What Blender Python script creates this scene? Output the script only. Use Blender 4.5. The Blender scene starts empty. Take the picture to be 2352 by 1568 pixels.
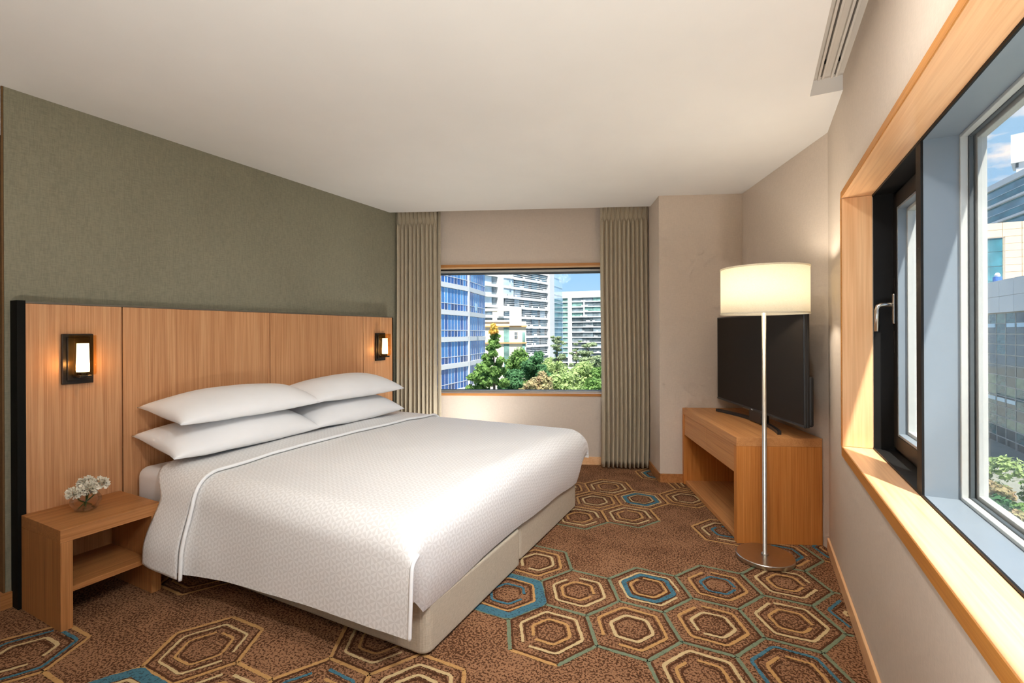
import bpy, bmesh, math, random
from mathutils import Vector, Matrix, noise

# ------------------------------------------------------------------ camera, sky, sun, exposure
scene = bpy.context.scene
COL = scene.collection
EYE = Vector((0.0, 0.0, 1.3)); YAW = 0.4715; ROLL = -0.0044; FPX = 1095.2
def make_camera():
    r = Vector((math.cos(YAW), math.sin(YAW), 0)); f = Vector((-math.sin(YAW), math.cos(YAW), 0)); u = Vector((0, 0, 1))
    r2 = r * math.cos(ROLL) + u * math.sin(ROLL); u2 = u * math.cos(ROLL) - r * math.sin(ROLL)
    cd = bpy.data.cameras.new('camera'); co = bpy.data.objects.new('camera', cd); COL.objects.link(co)
    m = Matrix((r2, u2, -f)).transposed().to_4x4(); m.translation = EYE
    co.matrix_world = m
    cd.sensor_fit = 'HORIZONTAL'; cd.sensor_width = 36.0; cd.lens = 36.0 * FPX / 2352.0
    cd.shift_y = (764.5 - 784.0) / 2352.0; cd.clip_start = 0.02; cd.clip_end = 2000
    scene.camera = co
make_camera()
vs = scene.view_settings
vs.view_transform = 'Standard'; vs.look = 'None'; vs.gamma = 1.0; vs.use_curve_mapping = False
vs.exposure = 0.22
scene.cycles.max_bounces = 6; scene.cycles.diffuse_bounces = 4; scene.cycles.glossy_bounces = 2
scene.cycles.use_adaptive_sampling = True; scene.cycles.adaptive_threshold = 0.1; scene.cycles.adaptive_min_samples = 12
scene.cycles.transparent_max_bounces = 12; scene.cycles.transmission_bounces = 5
scene.cycles.caustics_reflective = False; scene.cycles.caustics_refractive = False
scene.cycles.sample_clamp_indirect = 6.0; scene.cycles.blur_glossy = 1.0
scene.cycles.use_denoising = True

SKY = 1.25; SUN = 11.0
FILL_DOWN = [(-0.20, 1.35, 10, 'added recessed fill light closest to the bed foot'), (-0.20, 0.45, 10, 'added recessed fill light above the camera'), (-0.25, -0.7, 8, 'added recessed fill light behind the camera by the window')]
FILL_UP = [(0.0, 0.08, 40, 'added steel fill uplight on the carpet in front of the side window'), (-0.2, -0.65, 24, 'added steel fill uplight on the carpet behind the camera'), (-2.35, 3.64, 8, 'added steel fill uplight hidden between bed and back window')]
FILL_SPOTS = [(0.17, 1.60, 62, (-1.2, 2.85, 0.30), 'added swivel fill spot nearest the curtain track end'), (0.17, 0.45, 105, (-1.9, 2.7, 0.5), 'added swivel fill spot beside the camera')]
def make_world():
    w = bpy.data.worlds.new('sky'); scene.world = w; w.use_nodes = True
    nt = w.node_tree; N = nt.nodes; L = nt.links; N.clear()
    out = N.new('ShaderNodeOutputWorld'); bg = N.new('ShaderNodeBackground'); bg.inputs['Strength'].default_value = SKY
    tc = N.new('ShaderNodeTexCoord'); sep = N.new('ShaderNodeSeparateXYZ'); L.new(tc.outputs['Generated'], sep.inputs[0])
    ramp = N.new('ShaderNodeValToRGB'); L.new(sep.outputs['Z'], ramp.inputs[0])
    e = ramp.color_ramp.elements
    e[0].position = 0.0; e[0].color = (0.40, 0.58, 0.76, 1)
    e[1].position = 0.75; e[1].color = (0.10, 0.28, 0.66, 1)
    x = ramp.color_ramp.elements.new(0.12); x.color = (0.26, 0.47, 0.72, 1)
    x = ramp.color_ramp.elements.new(0.30); x.color = (0.34, 0.55, 0.76, 1)
    mp = N.new('ShaderNodeMapping'); mp.inputs['Scale'].default_value = (5.0, 5.0, 15.0); mp.inputs['Location'].default_value = (1.3, 0.4, 0.2)
    L.new(tc.outputs['Generated'], mp.inputs[0])
    nz = N.new('ShaderNodeTexNoise'); nz.inputs['Scale'].default_value = 1.6; nz.inputs['Detail'].default_value = 7; nz.inputs['Roughness'].default_value = 0.55
    L.new(mp.outputs[0], nz.inputs['Vector'])
    cr = N.new('ShaderNodeValToRGB'); cr.color_ramp.elements[0].position = 0.54; cr.color_ramp.elements[1].position = 0.66
    L.new(nz.outputs['Fac'], cr.inputs[0])
    mx = N.new('ShaderNodeMixRGB'); mx.inputs[2].default_value = (0.95, 0.86, 0.80, 1)
    L.new(cr.outputs[0], mx.inputs[0]); L.new(ramp.outputs[0], mx.inputs[1])
    L.new(mx.outputs[0], bg.inputs['Color']); L.new(bg.outputs[0], out.inputs[0])
make_world()
def make_sun():
    d = Vector((-0.24, 0.5, -1.0)).normalized()
    l = bpy.data.lights.new('sun', 'SUN'); l.energy = SUN; l.angle = 0.02; l.color = (1.0, 0.95, 0.86)
    o = bpy.data.objects.new('sun', l); COL.objects.link(o); o.rotation_euler = d.to_track_quat('-Z', 'Y').to_euler()
    o.location = (3, -3, 12)
make_sun()

# ------------------------------------------------------------------ helpers
rng = random.Random(7)
SL = 0.3963
PD = Vector((math.cos(SL), math.sin(SL))); SD = Vector((-math.sin(SL), math.cos(SL)))
def TN(t, n, z=0.0):
    v = PD * t + SD * n
    return Vector((v.x, v.y, z))
def lin(c):
    c = c / 255.0
    return c / 12.92 if c <= 0.04045 else ((c + 0.055) / 1.055) ** 2.4
def rgb(r, g, b): return (lin(r), lin(g), lin(b), 1.0)

class MB:
    def __init__(s): s.v = []; s.f = []; s.m = []; s.uv = None
    def face(s, idx, m=0): s.f.append(idx); s.m.append(m)
    def box(s, x0, x1, y0, y1, z0, z1, m=0):
        b = len(s.v)
        s.v += [(x0,y0,z0),(x1,y0,z0),(x1,y1,z0),(x0,y1,z0),(x0,y0,z1),(x1,y0,z1),(x1,y1,z1),(x0,y1,z1)]
        for q in ((0,3,2,1),(4,5,6,7),(0,1,5,4),(1,2,6,5),(2,3,7,6),(3,0,4,7)): s.face(tuple(b+i for i in q), m)
        return s
    def prism(s, poly, z0, z1, m=0):
        b = len(s.v); n = len(poly)
        s.v += [(p[0],p[1],z0) for p in poly] + [(p[0],p[1],z1) for p in poly]
        s.face(tuple(b+i for i in reversed(range(n))), m); s.face(tuple(b+n+i for i in range(n)), m)
        for i in range(n):
            j = (i+1) % n; s.face((b+i, b+j, b+n+j, b+n+i), m)
        return s
    def lathe(s, prof, c=(0,0,0), seg=32, m=0, sx=1.0, sy=1.0, closed=False):
        b = len(s.v); k = len(prof)
        for i in range(seg):
            a = 2*math.pi*i/seg
            for r, z in prof: s.v.append((c[0]+r*sx*math.cos(a), c[1]+r*sy*math.sin(a), c[2]+z))
        for i in range(seg):
            j = (i+1) % seg
            for q in range(k if closed else k-1):
                q2 = (q+1) % k
                s.face((b+i*k+q, b+j*k+q, b+j*k+q2, b+i*k+q2), m)
        return s
    def tube(s, pts, r, seg=8, m=0, cap=True, flat=1.0):
        b = len(s.v); pts = [Vector(p) for p in pts]; n = len(pts)
        rr = r if isinstance(r, (list, tuple)) else [r]*n
        prev = None
        for i, p in enumerate(pts):
            d = (pts[min(i+1,n-1)] - pts[max(i-1,0)]).normalized()
            if prev is None:
                a = Vector((0,0,1)) if abs(d.z) < 0.9 else Vector((1,0,0))
                u = d.cross(a).normalized()
            else:
                u = (prev - d * prev.dot(d)).normalized()
            prev = u; w = d.cross(u)
            for k in range(seg):
                a = 2*math.pi*k/seg
                s.v.append(tuple(p + u*math.cos(a)*rr[i] + w*math.sin(a)*rr[i]*flat))
        for i in range(n-1):
            for k in range(seg):
                k2 = (k+1) % seg
                s.face((b+i*seg+k, b+i*seg+k2, b+(i+1)*seg+k2, b+(i+1)*seg+k), m)
        if cap:
            s.face(tuple(b+k for k in reversed(range(seg))), m); s.face(tuple(b+(n-1)*seg+k for k in range(seg)), m)
        return s
    def grid(s, fn, nu, nv, m=0):
        b = len(s.v)
        for i in range(nu+1):
            for j in range(nv+1): s.v.append(tuple(fn(i/nu, j/nv)))
        for i in range(nu):
            for j in range(nv):
                a = b+i*(nv+1)+j; s.face((a, a+nv+1, a+nv+2, a+1), m)
        return s
    def mesh(s, name, mats, smooth=False):
        me = bpy.data.meshes.new(name); me.from_pydata([tuple(v) for v in s.v], [], s.f)
        mats = mats if isinstance(mats, (list, tuple)) else [mats]
        for x in mats: me.materials.append(x)
        if len(mats) > 1: me.polygons.foreach_set('material_index', s.m)
        if s.uv:
            ul = me.uv_layers.new(name='UVMap')
            for lp in me.loops: ul.data[lp.index].uv = s.uv[lp.vertex_index]
        if smooth:
            me.polygons.foreach_set('use_smooth', [True]*len(me.polygons))
        me.update(); return me
    def build(s, name, mats, parent=None, smooth=False, bevel=0.0, seg=2, solid=0.0, off=-1.0, recalc=False):
        me = s.mesh(name, mats, smooth)
        if recalc:
            bm = bmesh.new(); bm.from_mesh(me); bmesh.ops.recalc_face_normals(bm, faces=bm.faces); bm.to_mesh(me); bm.free()
        o = bpy.data.objects.new(name, me); COL.objects.link(o)
        if parent is not None: o.parent = parent
        if solid:
            md = o.modifiers.new('solid', 'SOLIDIFY'); md.thickness = solid; md.offset = off
        if bevel:
            md = o.modifiers.new('bevel', 'BEVEL'); md.width = bevel; md.segments = seg; md.limit_method = 'ANGLE'
            md.angle_limit = math.radians(40)
        return o
def tag(o, label=None, cat=None, group=None, kind=None):
    if label: o['label'] = label
    if cat: o['category'] = cat
    if group: o['group'] = group
    if kind: o['kind'] = kind
    return o
def thing(name, label, cat, loc=(0,0,0), rz=0.0, group=None, kind=None):
    o = bpy.data.objects.new(name, None); COL.objects.link(o); o.empty_display_size = 0.05
    o.location = loc; o.rotation_euler = (0, 0, rz)
    return tag(o, label, cat, group, kind)
def struct(name, mb, mats, parent=None, label=None, **k):
    o = mb.build(name, mats, parent, **k)
    if parent is None: o['kind'] = 'structure'
    if label: o['label'] = label
    return o
def part_copy(me, name, parent, loc=(0,0,0), rz=0.0):
    o = bpy.data.objects.new(name, me); COL.objects.link(o); o.parent = parent; o.location = loc; o.rotation_euler = (0,0,rz)
    return o

# ------------------------------------------------------------------ materials
class NT:
    def __init__(s, name):
        s.mat = bpy.data.materials.new(name); s.mat.use_nodes = True
        s.t = s.mat.node_tree; s.p = s.t.nodes['Principled BSDF']; s.out = s.t.nodes['Material Output']
    def n(s, typ, **k):
        nd = s.t.nodes.new(typ)
        for a, b in k.items(): setattr(nd, a, b)
        return nd
    def l(s, a, b): s.t.links.new(a, b)
    def val(s, nd, **k):
        for a, b in k.items(): nd.inputs[a.replace('_', ' ')].default_value = b
        return nd
    def coords(s, kind='Object', scale=(1,1,1)):
        tc = s.n('ShaderNodeTexCoord'); mp = s.n('ShaderNodeMapping'); mp.inputs['Scale'].default_value = scale
        s.l(tc.outputs[kind], mp.inputs[0]); return mp.outputs[0]
    def noise(s, vec, scale, detail=3, rough=0.5):
        nz = s.n('ShaderNodeTexNoise'); s.l(vec, nz.inputs['Vector']); s.val(nz, Scale=scale, Detail=detail, Roughness=rough)
        return nz.outputs['Fac']
    def ramp(s, fac, stops):
        r = s.n('ShaderNodeValToRGB'); s.l(fac, r.inputs[0]); e = r.color_ramp.elements
        while len(e) < len(stops): e.new(0.5)
        for k, (p, c) in enumerate(stops): e[k].position = p; e[k].color = c
        return r.outputs[0]
    def mix(s, fac, a, b, mode='MIX'):
        m = s.n('ShaderNodeMixRGB', blend_type=mode)
        for i, x in ((0, fac), (1, a), (2, b)):
            if hasattr(x, 'is_linked'): s.l(x, m.inputs[i])
            else: m.inputs[i].default_value = x
        return m.outputs[0]
    def bump(s, h, strength=0.2, dist=0.002):
        b = s.n('ShaderNodeBump'); b.inputs['Strength'].default_value = strength; b.inputs['Distance'].default_value = dist
        s.l(h, b.inputs['Height']); s.l(b.outputs[0], s.p.inputs['Normal'])
    def math(s, op, a, b=None):
        m = s.n('ShaderNodeMath', operation=op)
        for i, x in ((0, a), (1, b)):
            if x is None: continue
            if hasattr(x, 'is_linked'): s.l(x, m.inputs[i])
            else: m.inputs[i].default_value = x
        return m.outputs[0]

def plain(name, col, rough=0.5, metal=0.0, spec=0.5, noise_amt=0.06, nscale=40.0):
    t = NT(name); v = t.coords()
    f = t.noise(v, nscale, 3)
    lo = tuple(c*(1-noise_amt) for c in col[:3]) + (1,); hi = tuple(min(1, c*(1+noise_amt)) for c in col[:3]) + (1,)
    t.l(t.ramp(f, [(0.3, lo), (0.7, hi)]), t.p.inputs['Base Color'])
    t.val(t.p, Roughness=rough, Metallic=metal); t.p.inputs['Specular IOR Level'].default_value = spec
    return t.mat
def wood(name, axis, dark, mid, light, rough=0.45, cross=42.0, along=1.1):
    t = NT(name); sc = [cross, cross, cross]; sc['xyz'.index(axis)] = along
    v = t.coords('Object', tuple(sc))
    f = t.noise(v, 1.0, 5, 0.6)
    base = t.ramp(f, [(0.28, dark), (0.5, mid), (0.74, light)])
    sc2 = [cross*5]*3; sc2['xyz'.index(axis)] = along*2.2
    f2 = t.noise(t.coords('Object', tuple(sc2)), 1.0, 2)
    base = t.mix(0.35, base, t.ramp(f2, [(0.35, tuple(0.78*c for c in dark[:3])+(1,)), (0.6, light)]))
    f3 = t.noise(t.coords('Object', (3, 3, 3)), 1.0, 2)
    base = t.mix(t.math('MULTIPLY', f3, 0.25), base, mid)
    t.l(base, t.p.inputs['Base Color']); t.val(t.p, Roughness=rough)
    t.p.inputs['Specular IOR Level'].default_value = 0.35
    return t.mat
def fabric(name, col, rough=0.9, weave=420.0, amt=0.16, big=0.05):
    t = NT(name)
    a = t.noise(t.coords('Object', (weave*0.12, weave*0.12, weave)), 1.0, 2)
    b = t.noise(t.coords('Object', (weave, weave, weave*0.12)), 1.0, 2)
    c = t.math('MULTIPLY', t.math('ADD', a, b), 0.5)
    lo = tuple(x*(1-amt) for x in col[:3])+(1,); hi = tuple(min(1, x*(1+amt)) for x in col[:3])+(1,)
    base = t.ramp(c, [(0.38, lo), (0.62, hi)])
    g = t.noise(t.coords('Object', (2.5, 2.5, 2.5)), 1.0, 3)
    base = t.mix(big, base, t.ramp(g, [(0.3, lo), (0.7, hi)]))
    t.l(base, t.p.inputs['Base Color']); t.val(t.p, Roughness=rough); t.p.inputs['Specular IOR Level'].default_value = 0.2
    return t.mat
def carpet(name, a, b, thr=0.5, scale=105.0, width=0.025):
    t = NT(name); v = t.coords('Object')
    f = t.noise(v, scale, 2, 0.65)
    g = t.noise(v, 5.0, 2, 0.6)
    f = t.math('ADD', f, t.math('MULTIPLY', t.math('SUBTRACT', g, 0.5), 0.22))
    t.l(t.ramp(f, [(thr-width, b), (thr+width, a)]), t.p.inputs['Base Color'])
    t.val(t.p, Roughness=0.95); t.p.inputs['Specular IOR Level'].default_value = 0.1
    h = t.noise(v, 420.0, 0); t.bump(h, 0.5, 0.004)
    return t.mat
def emis(name, col, strength):
    t = NT(name); t.p.inputs['Base Color'].default_value = col; t.val(t.p, Roughness=0.6)
    t.p.inputs['Emission Color'].default_value = col; t.p.inputs['Emission Strength'].default_value = strength
    return t.mat
def pane_glass(name, tint=(1,1,1,1), gloss=0.06):
    t = NT(name); t.t.nodes.remove(t.p)
    tr = t.n('ShaderNodeBsdfTransparent'); tr.inputs[0].default_value = tint
    gl = t.n('ShaderNodeBsdfGlossy'); gl.inputs['Roughness'].default_value = 0.02
    mx = t.n('ShaderNodeMixShader')
    lw = t.n('ShaderNodeLayerWeight'); lw.inputs['Blend'].default_value = 0.18
    t.l(t.math('MULTIPLY', lw.outputs['Fresnel'], gloss*4), mx.inputs[0]); t.l(tr.outputs[0], mx.inputs[1]); t.l(gl.outputs[0], mx.inputs[2])
    t.l(mx.outputs[0], t.out.inputs[0]); return t.mat
def facade_glass(name, col, var=0.25, rough=0.08, scale=0.35, metal=0.0):
    t = NT(name); v = t.coords('Object', (scale, scale, scale*1.6)); f = t.noise(v, 1.0, 4, 0.6)
    lo = tuple(c*(1-var) for c in col[:3])+(1,); hi = tuple(min(1, c*(1+var)) for c in col[:3])+(1,)
    t.l(t.ramp(f, [(0.35, lo), (0.65, hi)]), t.p.inputs['Base Color']); t.val(t.p, Roughness=rough, Metallic=metal)
    t.p.inputs['Specular IOR Level'].default_value = 0.5
    return t.mat
def leafmat(name, a, b):
    t = NT(name); v = t.coords('Object'); f = t.noise(v, 2.2, 3)
    c = t.ramp(f, [(0.3, a), (0.7, b)])
    t.l(c, t.p.inputs['Base Color']); t.val(t.p, Roughness=0.8); t.p.inputs['Specular IOR Level'].default_value = 0.15
    trn = t.n('ShaderNodeBsdfTranslucent'); t.l(c, trn.inputs[0])
    mx = t.n('ShaderNodeMixShader'); mx.inputs[0].default_value = 0.35
    t.l(t.p.outputs[0], mx.inputs[1]); t.l(trn.outputs[0], mx.inputs[2]); t.l(mx.outputs[0], t.out.inputs[0])
    return t.mat
def quilt(name, a, b, size=0.062):
    t = NT(name)
    tc = t.n('ShaderNodeTexCoord'); sp = t.n('ShaderNodeSeparateXYZ'); t.l(tc.outputs['UV'], sp.inputs[0])
    tot = None
    for k in range(6):
        ang = math.radians(30*k); spc = size*math.sqrt(3)/2 if k % 2 else size/2
        d = t.math('ADD', t.math('MULTIPLY', sp.outputs['X'], math.cos(ang)/spc), t.math('MULTIPLY', sp.outputs['Y'], math.sin(ang)/spc))
        d = t.math('FLOOR', d)
        tot = d if tot is None else t.math('ADD', tot, d)
    par = t.math('PINGPONG', tot, 1.0)
    w = t.noise(t.coords('UV', (900, 900, 900)), 1.0, 2)
    col = t.mix(par, a, b); col = t.mix(0.06, col, t.ramp(w, [(0.3, (0.4,0.38,0.36,1)), (0.7, (0.9,0.9,0.9,1))]))
    t.l(col, t.p.inputs['Base Color']); t.val(t.p, Roughness=0.7); t.p.inputs['Specular IOR Level'].default_value = 0.25
    t.p.inputs['Sheen Weight'].default_value = 0.15
    return t.mat

M = {}
M['ceiling'] = plain('ceiling_paint', (0.80, 0.775, 0.73, 1), 0.9, spec=0.1, noise_amt=0.015, nscale=3)
M['olive'] = fabric('olive_wallpaper', rgb(137, 132, 112), 0.95, 230, 0.15, 0.25)
M['beige'] = fabric('beige_wallpaper', rgb(207, 192, 176), 0.95, 300, 0.05, 0.15)
M['brownwall'] = fabric('brown_wallpaper', rgb(110, 82, 52), 0.9, 260, 0.1)
OD, OM, OL = rgb(172, 114, 72), rgb(198, 142, 96), rgb(216, 168, 122)
M['oak_z'] = wood('oak_upright', 'z', OD, OM, OL)
M['oak_y'] = wood('oak_length', 'y', rgb(140, 88, 48), rgb(172, 114, 64), rgb(196, 138, 84))
M['oak2_z'] = wood('oak_dark_upright', 'z', rgb(140, 88, 48), rgb(172, 114, 64), rgb(196, 138, 84))
M['teak_z'] = wood('honey_upright', 'z', rgb(178, 104, 44), rgb(202, 128, 60), rgb(216, 146, 78))
M['teak_y'] = wood('honey_length', 'y', rgb(180, 116, 64), rgb(204, 142, 86), rgb(218, 160, 104))
M['trim_y'] = wood('trim_length', 'y', rgb(232, 174, 122), rgb(240, 188, 138), rgb(246, 204, 156), rough=0.3, cross=22)
M['trim_x'] = wood('trim_across', 'x', rgb(232, 174, 122), rgb(240, 188, 138), rgb(246, 204, 156), rough=0.3, cross=22)
M['trim_z'] = wood('trim_upright', 'z', rgb(232, 174, 122), rgb(240, 188, 138), rgb(246, 204, 156), rough=0.3, cross=22)
M['black'] = plain('black_edge', (0.006, 0.006, 0.005, 1), 0.7, spec=0.1)
M['greyedge'] = plain('grey_edge', rgb(100, 92, 78), 0.5)
M['bronze'] = plain('dark_bronze', (0.035, 0.026, 0.019, 1), 0.38, 0.7)
M['steel'] = plain('brushed_steel', (0.60, 0.57, 0.52, 1), 0.28, 1.0, noise_amt=0.03)
M['sheet'] = plain('white_cotton', (0.88, 0.87, 0.86, 1), 0.8, spec=0.15, noise_amt=0.02, nscale=6)
M['quilt'] = quilt('woven_duvet', (0.89, 0.875, 0.855, 1), (0.765, 0.745, 0.72, 1))
M['piping'] = plain('white_piping', (0.88, 0.88, 0.87, 1), 0.7, spec=0.15, noise_amt=0.02)
M['base'] = fabric('beige_upholstery', rgb(190, 178, 158), 0.95, 380, 0.10)
M['curtain'] = fabric('linen_curtain', rgb(182, 169, 146), 0.95, 420, 0.06, 0.0)
M['screen'] = plain('tv_screen', (0.020, 0.015, 0.011, 1), 0.5, spec=0.1, noise_amt=0.0)
M['tvblack'] = plain('tv_plastic', (0.013, 0.013, 0.014, 1), 0.35)
M['tvgrey'] = plain('tv_stand_metal', (0.045, 0.046, 0.048, 1), 0.35, 0.6)
M['white'] = plain('white_paint', (0.80, 0.79, 0.77, 1), 0.5, noise_amt=0.01)
M['rail'] = plain('rail_white', (0.62, 0.57, 0.50, 1), 0.5, noise_amt=0.01)
M['slot'] = plain('rail_slot', (0.10, 0.08, 0.06, 1), 0.7)
M['alu'] = plain('window_aluminium', rgb(124, 136, 146), 0.40, 0.15, noise_amt=0.02, nscale=8)
M['alulight'] = plain('window_aluminium_light', rgb(176, 180, 178), 0.4, 0.1, noise_amt=0.02)
M['blackframe'] = plain('window_black_frame', (0.010, 0.010, 0.010, 1), 0.5, spec=0.15)
M['gasket'] = plain('window_gasket', rgb(70, 78, 82), 0.5)
M['pane'] = pane_glass('window_pane')
M['carpet'] = carpet('carpet_speckle', rgb(154, 112, 81), rgb(84, 54, 34), 0.485)
M['c_g'] = carpet('carpet_green', rgb(120, 131, 105), rgb(92, 95, 74), 0.34)
M['c_o'] = carpet('carpet_ochre', rgb(190, 146, 92), rgb(162, 114, 68), 0.36)
M['c_c'] = carpet('carpet_cream', rgb(202, 176, 130), rgb(176, 144, 98), 0.34)
M['c_b'] = carpet('carpet_blue', rgb(74, 116, 130), rgb(60, 88, 98), 0.42)
M['c_d'] = carpet('carpet_brown', rgb(90, 56, 36), rgb(82, 52, 33), 0.5)
M['vase'] = None
def clear_glass():
    t = NT('vase_glass'); t.t.nodes.remove(t.p)
    g = t.n('ShaderNodeBsdfGlass'); g.inputs['IOR'].default_value = 1.3; g.inputs['Roughness'].default_value = 0.0
    tr = t.n('ShaderNodeBsdfTransparent'); mx = t.n('ShaderNodeMixShader'); mx.inputs[0].default_value = 0.35
    t.l(tr.outputs[0], mx.inputs[1]); t.l(g.outputs[0], mx.inputs[2]); t.l(mx.outputs[0], t.out.inputs[0]); return t.mat
M['vase'] = clear_glass()
M['petal'] = plain('petal_white', (0.80, 0.74, 0.60, 1), 0.8, spec=0.1)
M['stem'] = plain('stem_green', (0.06, 0.13, 0.02, 1), 0.6)
M['amber'] = pane_glass('amber_glass', (1.0, 0.91, 0.74, 1), 0.03)
M['frost'] = emis('lit_frosted_glass', (1.0, 0.90, 0.72, 1), 2.2)
def shade_mat():
    t = NT('lamp_shade_linen'); w = t.noise(t.coords('Object', (120, 120, 700)), 1.0, 2)
    c = t.ramp(w, [(0.3, (0.86, 0.80, 0.66, 1)), (0.7, (0.95, 0.90, 0.78, 1))])
    t.l(c, t.p.inputs['Base Color']); t.val(t.p, Roughness=0.9)
    trn = t.n('ShaderNodeBsdfTranslucent'); t.l(c, trn.inputs[0])
    mx = t.n('ShaderNodeMixShader'); mx.inputs[0].default_value = 0.55
    t.l(t.p.outputs[0], mx.inputs[1]); t.l(trn.outputs[0], mx.inputs[2]); t.l(mx.outputs[0], t.out.inputs[0]); return t.mat
M['shade'] = shade_mat()

# ------------------------------------------------------------------ room shell
CZ = 2.485; XL = -3.185; XR = 0.389; TS = 1.665; NP = 4.225; TP = 0.965; NW = 4.755; NE = 4.572
YE = 0.925
WY0 = -1.75; WY1 = 2.845; WZ0 = 0.70; WZ1 = 1.985
y_slant = (TS - XR*PD.x) / PD.y
def on_left(n): # crossing of a line n = const with the headboard wall
    return (XL, (n + XL*math.sin(SL)) / math.cos(SL))
p2 = lambda v: (v.x, v.y)
room = [(-4.7, -3.2), (XR, -3.2), (XR, y_slant), p2(TN(TS, NP)), p2(TN(TP, NP)), p2(TN(TP, NW)), on_left(NW), (XL, YE), (-4.7, YE)]
floor = struct('floor', MB().prism(room, -0.12, 0.0), M['carpet'])
ceil_poly = [(-4.7, -3.2), (XR, -3.2), (XR, -1.7), (0.250, -1.7), (0.250, 2.826), (XR, 2.826), (XR, y_slant), p2(TN(TS, NP)), p2(TN(TP, NP)), p2(TN(TP, NE)), on_left(NE), (XL, YE), (-4.7, YE)]
ceiling = struct('ceiling', MB().prism(ceil_poly, CZ, CZ+0.09), M['ceiling'])
struct('ceiling_pocket', MB().box(0.22, XR+0.02, -1.75, 2.88, CZ+0.075, CZ+0.10), M['rail'], ceiling)
pk = MB(); pk.prism([p2(TN(TP+0.02, NE-0.03)), p2(TN(TP+0.02, NW+0.05)), (on_left(NW+0.05)[0]-.05, on_left(NW+0.05)[1]), (on_left(NE-0.03)[0]-.05, on_left(NE-0.03)[1])], CZ+0.085, CZ+0.12)
struct('curtain_pocket', pk, M['ceiling'], ceiling)
struct('roof_slab', MB().box(-5.0, 0.7, -3.4, 3.3, CZ+0.12, CZ+0.20), M['white'], ceiling)
struct('wall_left', MB().box(XL-0.12, XL, YE, 3.95, 0, CZ+0.1), M['olive'])
struct('wall_return', MB().box(-4.7, XL-0.001, YE-0.008, YE-0.001, 0, CZ+0.09), M['brownwall'])
struct('wall_entry', MB().box(-4.82, -4.7, -3.3, YE+0.1, 0, CZ+0.1), M['beige'])
struct('wall_front', MB().box(-4.82, XR+0.2, -3.32, -3.2, 0, CZ+0.1), M['beige'])
tag(struct('trim_1', MB().box(-4.7, XL-0.002, -3.2, YE-0.010, CZ-0.235, CZ-0.001), M['ceiling']), 'white lowered ceiling bulkhead beyond the headboard wall')
wr = MB()
XO = XR + 0.30
wr.box(XR, XO, -3.32, 3.55, -0.1, WZ0); wr.box(XR, XO, -3.32, 3.55, WZ1, CZ+0.1)
wr.box(XR, XO, WY1, 3.55, WZ0, WZ1); wr.box(XR, XO, -3.32, WY0, WZ0, WZ1)
struct('wall_right', wr, M['beige'])
def tn_box(mb, t0, t1, n0, n1, z0, z1, m=0):
    q = [p2(TN(t0, n0)), p2(TN(t1, n0)), p2(TN(t1, n1)), p2(TN(t0, n1))]
    return mb.prism(q, z0, z1, m)
struct('wall_slant', tn_box(MB(), TS, TS+0.14, 2.94, 4.9, 0, CZ+0.1), M['beige'])
struct('wall_pier', tn_box(MB(), TP, TS, NP, 4.94, 0, CZ+0.1), M['beige'])
BT0, BT1, BZ0, BZ1 = -1.27, 0.72, 0.672, 1.985
wb = MB()
tn_box(wb, -1.75, TP, NW, NW+0.19, -0.1, BZ0); tn_box(wb, -1.75, TP, NW, NW+0.19, BZ1, CZ+0.12)
tn_box(wb, -1.75, BT0, NW, NW+0.19, BZ0, BZ1); tn_box(wb, BT1, TP, NW, NW+0.19, BZ0, BZ1)
struct('wall_back', wb, M['beige'])
# baseboards
BBH = 0.075
struct('baseboard_right', MB().box(XR-0.012, XR, -3.2, y_slant-0.005, 0, BBH), M['trim_y'], bevel=0.003)
bl = MB().box(XL, XL+0.014, YE-0.022, 0.9445, 0, BBH); bl.box(-4.7, XL, YE-0.022, YE-0.008, 0, BBH)
struct('baseboard_left', bl, M['oak_y'])
bb = MB(); tn_box(bb, TP-0.012, TP, NP-0.012, NW-0.012, 0, BBH); tn_box(bb, TP-0.012, TS, NP-0.012, NP, 0, BBH)
struct('baseboard_pier', bb, M['oak_y'])
struct('baseboard_back', tn_box(MB(), -1.45, TP-0.012, NW-0.012, NW, 0, BBH), M['trim_x'])

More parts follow.
